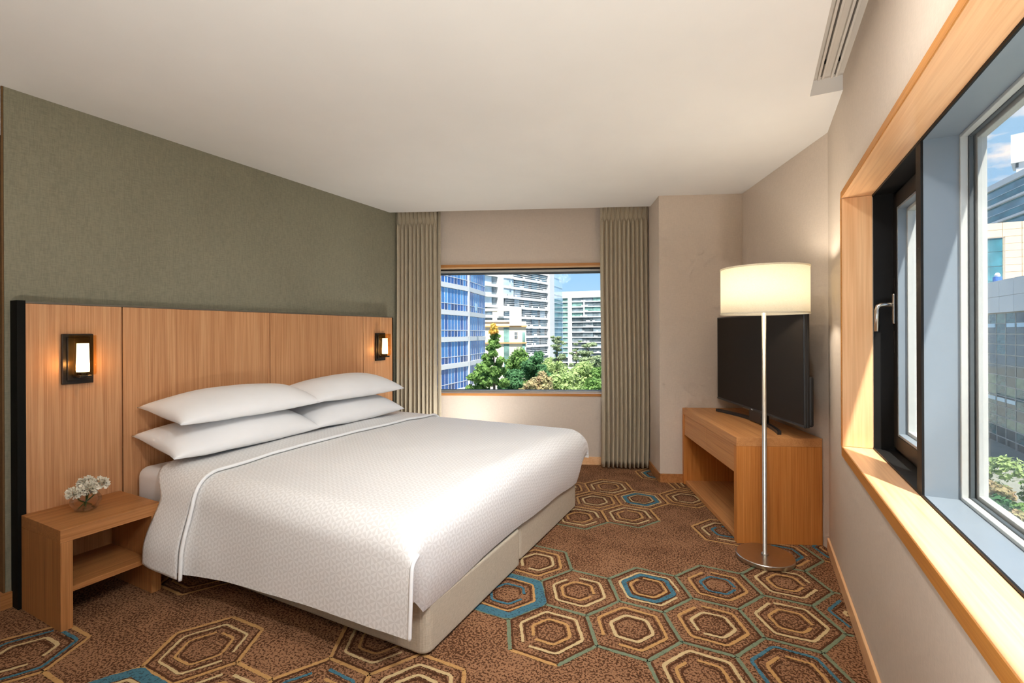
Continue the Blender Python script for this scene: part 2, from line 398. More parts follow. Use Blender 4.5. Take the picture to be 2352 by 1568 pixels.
# ------------------------------------------------------------------ carpet pattern
HC = {(0,0):('g',[(.70,'c',1),(.43,'o',1)]), (0,1):('g',[(.66,'c',1),(.42,'o',1)]), (-1,1):('g',[(.88,'b',3.4),(.72,'o',.8),(.45,'b',1)]),
 (1,0):('g',[(.74,'o',1),(.46,'c',1.1)]), (1,1):('g',[(.75,'c',.9),(.62,'b',1.7),(.45,'o',1)]), (2,1):('g',[(.68,'o',1),(.42,'b',1)]),
 (3,1):('g',[(.68,'c',1),(.42,'o',1)]), (2,0):('g',[(.70,'o',1),(.45,'c',1)]), (3,0):('g',[(.70,'c',1),(.43,'o',1)]), (4,0):('g',[(.70,'b',1),(.40,'c',1)]),
 (2,-1):('g',[(.74,'c',1),(.5,'o',1)]), (3,-1):('g',[(.74,'b',1),(.5,'o',1)]), (-1,2):('g',[(.74,'o',1),(.48,'c',1)]),
 (-1,4):('g',[(.72,'c',1),(.45,'o',1)]), (0,4):('g',[(.72,'c',1),(.45,'o',1)]), (-1,5):('o',[(.74,'o',1),(.48,'c',1)]),
 (0,5):('o',[(.75,'c',.7),(.62,'b',2.0),(.46,'c',.7)]), (-1,6):('o',[(.72,'c',1),(.45,'o',1)]), (-2,6):('o',[(.72,'o',1),(.45,'c',1)]),
 (1,5):('o',[(.74,'o',1),(.5,'c',1)]), (2,3):('o',[(.70,'c',1),(.42,'b',1.2)]), (0,7):('o',[(.74,'c',.7),(.6,'b',1.8)]), (1,6):('o',[(.72,'o',1),(.45,'c',1)]),
 (3,2):('g',[(.72,'o',1),(.5,'b',1.2)]), (4,2):('o',[(.7,'b',1.2),(.5,'o',1)]), (-4,0):('o',[(.74,'c',.8),(.5,'o',.8)]), (-2,0):('o',[(.72,'c',.8),(.45,'o',.8)]),
 (-2,-1):('o',[(.74,'b',1),(.5,'o',1)]), (-1,-1):('o',[(.72,'c',1),(.45,'c',1)]), (-6,0):('o',[(.80,'b',1),(.52,'c',1)]), (-4,-1):('o',[(.86,'b',3.4),(.68,'c',1)]),
 (-3,-1):('o',[(.74,'c',1),(.5,'o',1)]), (-5,-1):('o',[(.74,'c',1),(.5,'o',1)]), (-6,2):('o',[(.72,'o',.8)])}
PLAIN = {(0,2),(0,3),(1,2),(1,3),(2,2),(0,-1),(1,-1),(-3,0),(-5,0),(1,4),(4,1),(4,-1),(0,6),(-7,0),(-5,1),(-4,1),(-3,1),(-6,1),(-1,3),(-1,0),(-1,7),(-2,7),(-2,8),(-1,8),(2,4),(-6,-1),(-7,1)}
hr = random.Random(21)
for i in range(-12, 5):
    for j in range(-18, 12):
        cx, cy = -0.797+.3105*i, 1.92+.184*i+.368*j
        if (i, j) in HC or (i, j) in PLAIN or not (-4.4 < cx < 0.2) or not (-2.9 < cy < 1.0) or (cx < XL and cy > 0.6): continue
        if hr.random() < 0.55:
            HC[(i, j)] = (hr.choice('ggo'), [(.72, hr.choice('ccob'), 1), (.45, hr.choice('oc'), 1)])
def ribbon(mb, pts, w, z, m, jit, closed=True):
    P = []
    n = len(pts)
    for k in range(n if closed else n-1):
        a = Vector(pts[k]); b = Vector(pts[(k+1) % n]); d = (b-a).length; c = max(2, int(d/0.010))
        for q in range(c): P.append(a.lerp(b, q/c))
    if not closed: P.append(Vector(pts[-1]))
    # soften the corners a little
    for _ in range(2):
        Q = []
        for k in range(len(P)):
            if not closed and k in (0, len(P)-1): Q.append(P[k]); continue
            Q.append((P[k-1] + P[k]*2 + P[(k+1) % len(P)]) / 4)
        P = Q
    b0 = len(mb.v); N = len(P)
    for k in range(N):
        a = P[k-1] if (closed or k) else P[0]; c = P[(k+1) % N] if (closed or k < N-1) else P[k]
        d = (c-a).normalized(); nn = Vector((-d.y, d.x))
        l = w/2*(1+0.25*noise.noise((P[k].x*9, P[k].y*9, 1.7))) + jit.uniform(-.0016, .0016); r_ = w/2*(1+0.25*noise.noise((P[k].x*9, P[k].y*9, 5.1))) + jit.uniform(-.0016, .0016)
        p = P[k]+nn*l; q = P[k]-nn*r_
        mb.v.append((p.x, p.y, z)); mb.v.append((q.x, q.y, z))
    for k in range(N if closed else N-1):
        k2 = (k+1) % N; mb.face((b0+2*k, b0+2*k+1, b0+2*k2+1, b0+2*k2), m)
CM = ['g', 'o', 'c', 'b', 'd']
HV = [(0.207, 0.0), (0.1035, 0.184), (-0.1035, 0.184), (-0.207, 0.0), (-0.1035, -0.184), (0.1035, -0.184)]
def hexpts(c, r, rot=0.0):
    k = r/0.2115; ca, sa = math.cos(rot), math.sin(rot)
    return [(c[0]+k*(x*ca-y*sa), c[1]+k*(x*sa+y*ca)) for x, y in HV]
drawn = set()
def inside_room(c): return c[0] < XR-0.0 and c[1] > -3.1
for (i, j), (bc, rings) in HC.items():
    c = (-0.797+.3105*i, 1.92+.184*i+.368*j); mb = MB(); H = hexpts(c, 0.2115); jit = random.Random(i*97+j*13)
    def clip_ok(p): return p[0] < XR-0.015 and (p[0] > XL+0.01 or p[1] < YE-.02) and (p[0]*PD.x+p[1]*PD.y < TS-0.02)
    for k in range(6):
        a, b = H[k], H[(k+1) % 6]; key = ((a[0]+b[0])/2, (a[1]+b[1])/2)
        if any(abs(key[0]-d[0])+abs(key[1]-d[1]) < 0.03 for d in drawn): continue
        drawn.add(key)
        col = bc
        if (i, j) == (0, 0) and k == 4: col = 'o'
        if (i, j) in ((-1, 4), (0, 4)) and k in (1, 0, 2): col = 'o'
        if not (clip_ok(a) and clip_ok(b)):
            n = 14; seg = [(a[0]+(b[0]-a[0])*q/n, a[1]+(b[1]-a[1])*q/n) for q in range(n+1)]; seg = [p for p in seg if clip_ok(p)]
            if len(seg) < 3: continue
            a, b = seg[0], seg[-1]
        ribbon(mb, [a, b], 0.016, 0.0016, CM.index(col), jit, False)
        cen = Vector(c); s = 0.925
        a2 = cen.lerp(Vector(a), s); b2 = cen.lerp(Vector(b), s)
        if k not in (1,): ribbon(mb, [a2, b2], 0.009, 0.0010, 4, jit, False)
    for q, (sc, col, wd) in enumerate(rings):
        rot = jit.uniform(-0.05, 0.05); pts = hexpts((c[0]+jit.uniform(-.004, .004), c[1]+jit.uniform(-.004, .004)), 0.2115*sc, rot)
        gap = jit.choice([None, 0, 2, 4]) if wd < 1.3 else None
        st = 0 if gap is None else gap
        loop = [pts[(st+k) % 6] for k in range(6)]
        if gap is not None:
            a = Vector(loop[0]).lerp(Vector(loop[1]), jit.uniform(0.05, 0.4)); e = Vector(loop[5]).lerp(Vector(loop[0]), jit.uniform(0.75, 1.0))
            loop = [tuple(a)] + loop[1:] + [tuple(e)]
        closed = gap is None
        segs = [loop]
        if not all(clip_ok(p) for p in loop):
            dense = []
            for k in range(len(loop) - (0 if closed else 1)):
                a = Vector(loop[k]); b = Vector(loop[(k+1) % len(loop)])
                dense += [tuple(a.lerp(b, u/10)) for u in range(10)]
            segs = []; cur = []
            for p in dense:
                if clip_ok(p): cur.append(p)
                elif cur: segs.append(cur); cur = []
            if cur: segs.append(cur)
            closed = False
        for sg in segs:
            if len(sg) < 3: continue
            ribbon(mb, sg, 0.0140*wd, 0.0022+0.0002*q, CM.index(col), jit, closed)
            cen = Vector(c); off = 0.013 + 0.0065*wd
            inner = [tuple(cen + (Vector(p)-cen)*(1-off/max(0.03, (Vector(p)-cen).length))) for p in sg]
            ribbon(mb, inner, 0.0085, 0.0012, 4, jit, closed)
    if mb.v: mb.build('hexagon_motif', [M['c_'+x] for x in CM], floor)

# ------------------------------------------------------------------ right window (window_2)
w2 = thing('window_2', 'wide window in oak reveal with black casement and large fixed pane', None, kind='structure')
XS = 0.506
sill = MB().box(XR-0.006, XS, WY0, WY1, WZ0-0.012, 0.733); sill.build('sill', M['trim_y'], w2, bevel=0.002)
MB().box(XR-0.006, XS, WY0, WY1, 1.958, WZ1+0.002).build('head_lining', M['trim_y'], w2, bevel=0.002)
MB().box(XR-0.006, XS, WY1-0.006, WY1+0.02, 0.734, 1.957).build('jamb_lining', M['trim_z'], w2, bevel=0.002)
MB().box(XR-0.006, XS, WY0-0.02, WY0+0.006, 0.734, 1.957).build('jamb_lining', M['trim_z'], w2, bevel=0.002)
NO = wood('edge_band', 'y', rgb(176, 112, 44), rgb(190, 126, 56), rgb(200, 138, 68), cross=30)
MB().box(XR-0.010, XR-0.0065, WY0, WY1, WZ0-0.012, 0.7325).build('edge_band', NO, w2)
MB().box(XR-0.010, XR-0.0065, WY0, WY1, 1.9585, WZ1+0.002).build('edge_band', NO, w2)
MB().box(XR-0.010, XR-0.0065, WY1-0.006, WY1+0.012, 0.733, 1.958).build('edge_band', NO, w2)
XF = 0.607; PY0, PY1 = 2.093, 2.147
# thin dark gap line between oak and metal
g = MB()
g.box(XS, XS+0.006, WY0, WY1, 0.729, 0.741); g.box(XS, XS+0.006, WY0, WY1, 1.949, 1.962); g.build('edge_gasket', M['blackframe'], w2)
# metal reveal of the fixed light
MB().box(XS+0.006, XF+0.02, WY0, PY0, 0.700, 0.738).build('metal_sill', M['alu'], w2, bevel=0.002)
MB().box(XS+0.006, XF+0.02, WY0, PY0, 1.952, 1.985).build('metal_head', M['alu'], w2, bevel=0.002)
MB().box(XS+0.001, XS+0.008, PY0-0.001, PY1, 0.738, 1.952).build('post_face', M['blackframe'], w2)
MB().box(XS+0.008, XO-0.02, PY0, PY1, 0.72, 1.97).build('post', M['alu'], w2)
MB().box(XS+0.001, XO-0.02, 0.16, 0.21, 0.738, 1.952).build('post', M['alu'], w2)
def frame_ring(y0, y1, z0, z1, w, x0, x1, name, mat):
    m = MB(); m.box(x0, x1, y0, y0+w, z0, z1); m.box(x0, x1, y1-w, y1, z0, z1); m.box(x0, x1, y0+w, y1-w, z0, z0+w); m.box(x0, x1, y0+w, y1-w, z1-w, z1)
    return m.build(name, mat, w2, bevel=0.002)
for ya, yb in ((WY0, 0.16), (0.21, PY0)):
    frame_ring(ya, yb, 0.738, 1.952, 0.012, XF, XF+0.020, 'inner_bead', M['alulight'])
    frame_ring(ya+0.002, yb-0.002, 0.736, 1.954, 0.018, XF+0.020, XF+0.032, 'gasket', M['gasket'])
    frame_ring(ya, yb, 0.732, 1.958, 0.034, XF+0.036, XF+0.060, 'outer_frame', M['alulight'])
    MB().box(XF+0.030, XF+0.036, ya+0.006, yb-0.006, 0.742, 1.948).build('pane', M['pane'], w2)
# casement
XC = 0.594
MB().box(XS+0.003, XC+0.02, WY1-0.004, WY1+0.02, 0.70, 1.98).build('casement_jamb', M['blackframe'], w2)
MB().box(XS+0.006, XC+0.02, PY1, WY1, 0.700, 0.735).build('casement_sill', M['blackframe'], w2)
MB().box(XS+0.006, XC+0.02, PY1, WY1, 1.955, 1.985).build('casement_head', M['blackframe'], w2)
MB().box(XS+0.008, XC+0.02, PY1, PY1+0.012, 0.735, 1.955).build('casement_jamb', M['blackframe'], w2)
frame_ring(PY1+0.012, WY1-0.004, 0.737, 1.953, 0.030, XC, XC+0.030, 'casement_frame', M['blackframe'])
sash = frame_ring(PY1+0.036, WY1-0.028, 0.757, 1.932, 0.062, XC-0.014, XC+0.030, 'sash', M['blackframe'])
frame_ring(PY1+0.098, WY1-0.090, 0.819, 1.870, 0.012, XC-0.012, XC+0.034, 'sash_bead', M['alu'])
frame_ring(PY1+0.110, WY1-0.102, 0.831, 1.858, 0.016, XC+0.020, XC+0.050, 'sash_gasket', M['alulight'])
MB().box(XC+0.036, XC+0.042, PY1+0.10, WY1-0.092, 0.82, 1.868).build('pane', M['pane'], w2)
hb = MB().box(XC-0.024, XC-0.014, WY1-0.072, WY1-0.046, 1.335, 1.475); hbo = hb.build('handle', M['steel'], w2, bevel=0.004)
hy = WY1-0.059
MB().tube([(XC-0.02, hy, 1.425), (XC-0.065, hy, 1.425), (XC-0.078, hy, 1.418), (XC-0.082, hy, 1.40), (XC-0.082, hy, 1.30)], 0.0095, 10).build('lever', M['steel'], hbo, smooth=True)
MB().box(XC-0.0155, XC-0.013, WY1-0.050, WY1-0.040, 1.49, 1.55).build('hinge_plate', M['bronze'], w2)
MB().box(XC-0.0155, XC-0.013, WY1-0.050, WY1-0.040, 1.20, 1.30).build('hinge_plate', M['bronze'], w2)

# ------------------------------------------------------------------ back window (window_1), local x = t, y = n
w1 = thing('window_1', 'picture window with oak reveal between the two curtains', None, loc=(0,0,0), rz=SL, kind='structure')
ND = NW + 0.12
NB = wood('edge_band_across', 'x', rgb(176, 112, 50), rgb(190, 126, 62), rgb(200, 138, 74), cross=30)
MB().box(BT0, BT1, NW-0.010, NW-0.0065, BZ0, 0.6965).build('edge_band', NB, w1)
MB().box(BT0, BT1, NW-0.010, NW-0.0065, 1.9605, BZ1+0.004).build('edge_band', NB, w1)
MB().box(BT0, BT1, NW-0.006, ND, BZ0, 0.697).build('sill', M['trim_x'], w1, bevel=0.002)
MB().box(BT0, BT1, NW-0.006, ND, 1.960, BZ1+0.004).build('head_lining', M['trim_x'], w1, bevel=0.002)
MB().box(BT0-0.02, BT0+0.004, NW-0.006, ND, 0.697, 1.960).build('jamb_lining', M['trim_z'], w1)
MB().box(BT1-0.004, BT1+0.02, NW-0.006, ND, 0.697, 1.960).build('jamb_lining', M['trim_z'], w1)
MB().box(BT0, BT1, ND, ND+0.006, 1.945, 1.964).build('edge_gasket', M['blackframe'], w1)
m = MB(); m.box(BT0, BT1, ND, ND+0.03, 0.68, 0.712); m.box(BT0, BT1, ND+0.006, ND+0.04, 1.925, 1.965); m.box(BT0, BT0+0.03, ND, ND+0.04, 0.712, 1.925); m.box(BT1-0.03, BT1, ND, ND+0.04, 0.712, 1.925)
m.build('frame', M['alulight'], w1, bevel=0.002)
m = MB(); m.box(BT0+0.03, BT1-0.03, ND+0.03, ND+0.05, 0.70, 0.717); m.box(BT0+0.03, BT1-0.03, ND+0.04, ND+0.055, 1.905, 1.93); m.build('gasket', M['gasket'], w1)
MB().box(BT0+0.02, BT1-0.02, ND+0.042, ND+0.048, 0.70, 1.94).build('pane', M['pane'], w1)

# ------------------------------------------------------------------ headboard
hb = thing('headboard', 'tall oak veneer headboard panelling with black side edge behind the bed', 'headboard', (XL, 0.945, 0))
HX = -3.11 - XL
ys = [0.03, 0.422, 1.321, 2.237, 2.622]
for k in range(4):
    MB().box(0.03, HX, ys[k]+(0.003 if k else 0), ys[k+1]-0.003, 0.0, 1.452).build('panel', M['oak_z'], hb, bevel=0.001, seg=1)
MB().box(0.0, HX+0.002, 0.0, 0.030, 0, 1.466).build('side_edge', M['black'], hb)
MB().box(0.0, HX, 0.030, ys[4]+0.012, 1.453, 1.462).build('top_strip', M['greyedge'], hb)
MB().box(0.0, 0.029, 0.031, ys[4], 0.0, 1.450).build('backing', M['black'], hb)
MB().box(0.0, HX, ys[4], ys[4]+0.012, 0.0, 1.452).build('end_strip', M['black'], hb)

# ------------------------------------------------------------------ wall sconces
def sconce(label, y):
    t = thing('wall_sconce', label, 'wall lamp', (-3.11, y, 1.05), 0, 'bronze sconces on the headboard')
    MB().box(0.0005, 0.016, -0.064, 0.064, 0.0, 0.255).build('backplate', M['bronze'], t, bevel=0.003)
    MB().box(0.016, 0.024, -0.046, 0.046, 0.018, 0.238).build('inner_plate', M['bronze'], t, bevel=0.002)
    MB().box(0.022, 0.10, -0.026, 0.026, 0.034, 0.046).build('bracket', M['bronze'], t, bevel=0.003)
    def rr(hx, hy, r, n=5):
        P = []
        for cx, cy, a0 in ((hx-r, hy-r, 0), (-hx+r, hy-r, 90), (-hx+r, -hy+r, 180), (hx-r, -hy+r, 270)):
            for k in range(n+1):
                a = math.radians(a0+90*k/n); P.append((cx+r*math.cos(a), cy+r*math.sin(a)))
        return P
    o = MB()
    ring = rr(0.036, 0.047, 0.012)
    n = len(ring)
    prof = [(0.80, 0.046), (0.95, 0.049), (1.0, 0.058), (1.0, 0.248)]
    for s_, z in prof:
        for px, py in ring: o.v.append((0.066+px*s_, py*s_, z))
    for q in range(len(prof)-1):
        for k in range(n):
            k2 = (k+1) % n; o.face((q*n+k, q*n+k2, (q+1)*n+k2, (q+1)*n+k))
    o.face(tuple(reversed(range(n))))
    o.build('amber_shade', M['amber'], t, smooth=True, solid=0.003)
    MB().lathe([(0.0, 0.046), (0.020, 0.046), (0.020, 0.062), (0.0, 0.062)], (0.066, 0, 0), 20).build('lamp_holder', M['bronze'], t, smooth=False)
    MB().lathe([(0.0, 0.0), (0.026, 0.0), (0.027, 0.01), (0.024, 0.145), (0.0, 0.145)], (0.066, 0, 0.062), 24).build('frosted_tube', M['frost'], t, smooth=False)
    l = bpy.data.lights.new('sconce_bulb', 'POINT'); l.energy = 0.32; l.color = (1.0, 0.60, 0.26); l.shadow_soft_size = 0.004
    for sy in (-1, 1):
        l2 = bpy.data.objects.new('sconce_bulb', l); COL.objects.link(l2); l2.parent = t; l2.location = (0.066, sy*0.037, 0.10)
    return t
sconce('bronze wall sconce with lit frosted tube above the nightstand', 1.168)
sconce('bronze wall sconce with lit frosted tube beside the curtain', 3.388)

# ------------------------------------------------------------------ bed
def rounded_rect(x0, x1, y0, y1, r, n=6):
    P = []
    for cx, cy, a0 in ((x1-r, y1-r, 0), (x0+r, y1-r, 90), (x0+r, y0+r, 180), (x1-r, y0+r, 270)):
        for k in range(n+1):
            a = math.radians(a0+90*k/n); P.append((cx+r*math.cos(a), cy+r*math.sin(a)))
    return P
BY0, BY1, BYS = 1.53, 3.386, 2.40
for (a, b, xo, lab) in ((BY0, BYS-0.003, -1.168, 'near half of the beige upholstered bed base'), (BYS+0.003, BY1, -1.190, 'far half of the beige upholstered bed base by the curtains')):
    o = MB().prism(rounded_rect(-3.09, xo, a, b, 0.045), 0.012, 0.212).build('bed_base', M['base'], None, bevel=0.012, seg=3, smooth=False)
    tag(o, lab, 'bed base', 'upholstered bed base halves')
mt = MB().prism(rounded_rect(-3.095, -1.20, 1.415, 3.425, 0.06), 0.214, 0.560).build('mattress', M['sheet'], None, bevel=0.05, seg=4, smooth=True)
tag(mt, 'thick mattress in a white fitted sheet on the beige bed base', 'mattress')

DX0, DX1 = -2.86, -1.118; DR = 0.13; YN, YF = 1.378, 3.445; ZT = 0.592
def duvet_cross(n_h=26, n_r=12, n_t=56):
    P = []   # (y, z-drop, hang, arc)
    s = 0.0; out = []
    hem = 0.33
    for k in range(n_h): out.append(('n', 1-k/n_h))
    for k in range(n_r): out.append(('nr', k/n_r))
    for k in range(n_t+1): out.append(('t', k/n_t))
    for k in range(1, n_r+1): out.append(('fr', 1-k/n_r))
    for k in range(1, n_h+1): out.append(('f', k/n_h))
    return out
CR = duvet_cross()
def hem_z(x): return 0.150 + 0.030*(x+2.5) + 0.05*max(0, (-2.45-x)/0.4)
def duvet_pt(x, dropx, key, infl=0.0, hem_add=0.0):
    kind, q = key
    r = DR + infl
    zt = ZT + infl
    rip = 0.010*noise.noise((x*2.1, 3.3, 0)) + 0.004*noise.noise((x*7, 1.0, 2))
    if kind in ('n', 'nr'):
        y0 = YN - infl
        if kind == 'n':
            zb = zt - r; z = zb + (hem_z(x)-hem_add - zb)*q; y = y0 - 0.012*q + rip*q
            return (y, z, 0.0 + 0.25*max(0, 1-q*4), r*math.pi/2 + (zb-z))
        a = math.pi/2*q; y = y0 + r - r*math.cos(a); z = zt - r + r*math.sin(a)
        return (y, z, 0.25+0.75*q, r*(math.pi/2-a))
    if kind in ('f', 'fr'):
        y0 = YF + infl
        if kind == 'f':
            zb = zt - r; z = zb + (0.36 - zb)*q; return (y0+0.01*q, z, 0.25*max(0, 1-q*4), -(YF-YN) - (zb-z))
        a = math.pi/2*q; return (y0 - r + r*math.cos(a), zt - r + r*math.sin(a), 0.25+0.75*q, -(YF-YN))
    y = (YN+DR) + (YF-YN-2*DR)*q
    crown = 0.022*math.sin(math.pi*q) + 0.006*noise.noise((x*3, y*3, 0)) + 0.004*noise.noise((x*8, y*5, 4))
    fade = min(1, q*6, (1-q)*6)
    return (y, zt + crown*fade, 1.0, -(y-YN-DR))
def sm(a, b, v):
    v = max(0.0, min(1.0, (v-a)/(b-a))); return v*v*(3-2*v)
def head_flare(x, drop):
    # the head corner of the near side falls forward over the front of the nightstand
    return 0.165*sm(0.0, 0.15, drop)*max(0.0, min(1.0, (-2.40-x)/0.46)), -0.092*sm(0.06, 0.38, drop)*sm(-2.05, -2.80, x)
def sheet_surface(x0, x1, nx, foot, infl=0.0, hem_add=0.0):
    mb = MB(); mb.uv = []
    r2 = 0.12; L1 = (x1 - r2) - x0 if foot else x1-x0; La = r2*math.pi/2; Lc = La + (ZT-r2-0.205) if foot else 0.0
    nv = len(CR)-1
    for i in range(nx+1):
        l = (L1+Lc)*i/nx
        if l <= L1: x = x0+l; drop = 0.0
        elif l <= L1+La:
            a = (l-L1)/r2; x = x1-r2+r2*math.sin(a); drop = r2*(1-math.cos(a))
        else:
            e = (l-L1-La); x = x1 - 0.05*(e/0.27)**2; drop = r2 + e
        for key in CR:
            y, z, w, arc = duvet_pt(x, drop, key, infl, hem_add)
            if key[0][0] == 'n':
                dx_, dy_ = head_flare(x, ZT+infl-z)
                mb.v.append((min(x+dx_, x1) if not foot else x+dx_, y+dy_, z)); mb.uv.append((l, arc))
                if drop > 0: mb.v[-1] = (x if w > 0.2 else min(max(x, x1) if drop > 0.12 else x, x1), y, z - drop*w)
                continue
            mb.v.append((x if w > 0.2 else min(max(x, x1) if drop > 0.12 else x, x1), y, z - drop*w)); mb.uv.append((l, arc))
    for i in range(nx):
        for j in range(nv):
            a = i*(nv+1)+j; mb.face((a, a+nv+1, a+nv+2, a+1))
    return mb
dv = thing('duvet', 'off-white duvet woven with small triangles covering the bed', 'duvet', (0,0,0))
sheet_surface(DX0, DX1, 96, True).build('cover', M['quilt'], dv, smooth=True)
fo = sheet_surface(DX0-0.006, -2.462, 22, False, 0.014, 0.022)
fo.build('folded_band', M['quilt'], dv, smooth=True, solid=0.010, off=-1.0)
def cross_path(x, infl, hem_add): 
    P = []
    for key in CR:
        y, z, w, a = duvet_pt(x, 0, key, infl, hem_add)
        dx_, dy_ = head_flare(x, ZT+infl-z) if key[0][0] == 'n' else (0, 0)
        P.append((x+dx_, y+dy_, z))
    return P
MB().tube(cross_path(-2.460, 0.014, 0.022), 0.009, 8).build('piping', M['piping'], dv, smooth=True)
def edge_path():
    P = []
    for key in CR:
        if key[0] == 'n' or (key[0] == 'nr' and key[1] < 0.55):
            y, z, w, a = duvet_pt(DX1, 0, key, 0.0, 0.0)
            P.append((DX1+0.002, y, z - 0.12*w))
    return P
MB().tube(edge_path(), 0.008, 8).build('piping', M['piping'], dv, smooth=True)

def pillow(label, cx, cy, cz, a, b, top, bot, tilt, rz, seed):
    n = 36; mb = MB()
    def sgn(s):
        def f(u, v):
            u = u*2-1; v = v*2-1
            u = math.copysign(abs(u)**0.8, u); v = math.copysign(abs(v)**0.8, v)
            e = max(0.0, (1-u*u))**0.55 * max(0.0, (1-v*v))**0.42
            x = a*u*(1-0.06*(1-abs(v)**3)*0.5 ) ; y = b*v*(1-0.05*(1-abs(u)**3)*0.6)
            z = (top if s > 0 else -bot)*e
            z += 0.006*noise.noise((x*6+seed, y*5, s*1.0))*min(1, e*2)
            return (x, y, z)
        return f
    mb.grid(sgn(1), n, n); k = len(mb.f); mb.grid(sgn(-1), n, n)
    for q in range(k, len(mb.f)): mb.f[q] = tuple(reversed(mb.f[q]))
    o = mb.build('pillow', M['sheet'], None, smooth=True)
    bm = bmesh.new(); bm.from_mesh(o.data); bmesh.ops.remove_doubles(bm, verts=bm.verts, dist=0.0005); bmesh.ops.recalc_face_normals(bm, faces=bm.faces); bm.to_mesh(o.data); bm.free()
    o.data.polygons.foreach_set('use_smooth', [True]*len(o.data.polygons))
    o.location = (cx, cy, cz); o.rotation_euler = (0, tilt, rz)
    return tag(o, label, 'pillow', 'white pillows in two stacks of two')
pillow('lower white pillow of the stack nearer the nightstand', -2.882, 1.870, 0.695, 0.215, 0.472, 0.118, 0.065, math.radians(11), 0.0, 1)
pillow('lower white pillow of the stack nearer the curtain', -2.885, 2.765, 0.695, 0.215, 0.455, 0.116, 0.065, math.radians(10), 0.0, 2)
pillow('upper white pillow of the stack nearer the nightstand', -2.878, 1.890, 0.860, 0.210, 0.468, 0.120, 0.050, math.radians(9), 0.02, 3)
pillow('upper white pillow of the stack nearer the curtain', -2.880, 2.760, 0.862, 0.210, 0.455, 0.120, 0.050, math.radians(8), -0.01, 4)

# ------------------------------------------------------------------ nightstand, vase, flowers
ns = thing('nightstand', 'open oak nightstand with one shelf between the wall and the bed', 'nightstand', (-3.108, 0.957, 0))
W, D, Hh = 0.395, 0.402, 0.445
MB().box(0, D, 0, W, Hh-0.056, Hh).build('top', M['oak_y'], ns, bevel=0.0015)
MB().box(0, D, 0, 0.043, 0.0, Hh-0.0565).build('side_panel', M['oak2_z'], ns, bevel=0.0015)
MB().box(0, D, W-0.043, W, 0.0, Hh-0.0565).build('side_panel', M['oak2_z'], ns, bevel=0.0015)
MB().box(0.012, D-0.02, 0.0435, W-0.0435, 0.152, 0.176).build('shelf', M['oak_y'], ns, bevel=0.001)
MB().box(0.002, 0.012, 0.0435, W-0.0435, 0.10, Hh-0.057).build('back_panel', M['oak2_z'], ns)
VX, VY = -2.915, 1.128
vz = Hh + 0.0005
vs_ = thing('bowl_vase', 'small clear glass bowl vase of white blossoms on the nightstand', 'vase', (VX, VY, vz), 0.5)
o = MB().lathe([(0.0, 0.003), (0.024, 0.001), (0.046, 0.013), (0.060, 0.038), (0.059, 0.060), (0.048, 0.078), (0.038, 0.086)], (0,0,0), 36)
o.build('bowl', M['vase'], vs_, smooth=True, solid=0.002)
pm = MB()
prng = random.Random(3)
def blossom(seed, r):
    mb = MB(); q = random.Random(seed)
    for k in range(130):
        th = math.acos(1-1.7*q.random()); ph = q.uniform(0, 2*math.pi)
        d = Vector((math.sin(th)*math.cos(ph), math.sin(th)*math.sin(ph), math.cos(th)))
        u = d.cross(Vector((q.uniform(-1,1), q.uniform(-1,1), q.uniform(-1,1)))).normalized(); w = d.cross(u)
        rad = r*q.uniform(0.70, 1.0); sz = r*q.uniform(0.26, 0.40)
        b = len(mb.v); n = 7
        mb.v.append(tuple(d*rad*0.55))
        for s in range(n):
            a = -1.1 + 2.2*s/(n-1)
            p = d*rad*(0.72+0.3*math.cos(a)) + u*sz*math.sin(a) + w*sz*0.35*math.sin(3*a+seed) + d*0.0025*((-1)**s)
            mb.v.append(tuple(p))
        for s in range(n-1): mb.face((b, b+1+s, b+2+s))
    return mb
for k, (dx, dy, dz, r, lab) in enumerate([(0.012, -0.052, 0.098, 0.034, 'leftmost white blossom drooping over the vase rim'), (0.030, 0.000, 0.106, 0.042, 'front white blossom in the centre of the glass vase'), (-0.022, 0.012, 0.122, 0.042, 'tallest white blossom at the back of the glass vase'), (-0.004, 0.062, 0.112, 0.038, 'rightmost white blossom in the glass vase')]):
    t = thing('blossom', lab, 'flower', (VX+dx, VY+dy, vz+dz), 0, 'white blossoms in the vase')
    blossom(k*5+2, r).build('petals', M['petal'], t, smooth=False)
    MB().tube([(0, 0, 0), (-dx*0.5, -dy*0.5, -dz*0.45), (-dx*1.6, -dy*1.5, -dz+0.018)], [0.003, 0.0028, 0.0024], 6).build('stem', M['stem'], t, smooth=True)

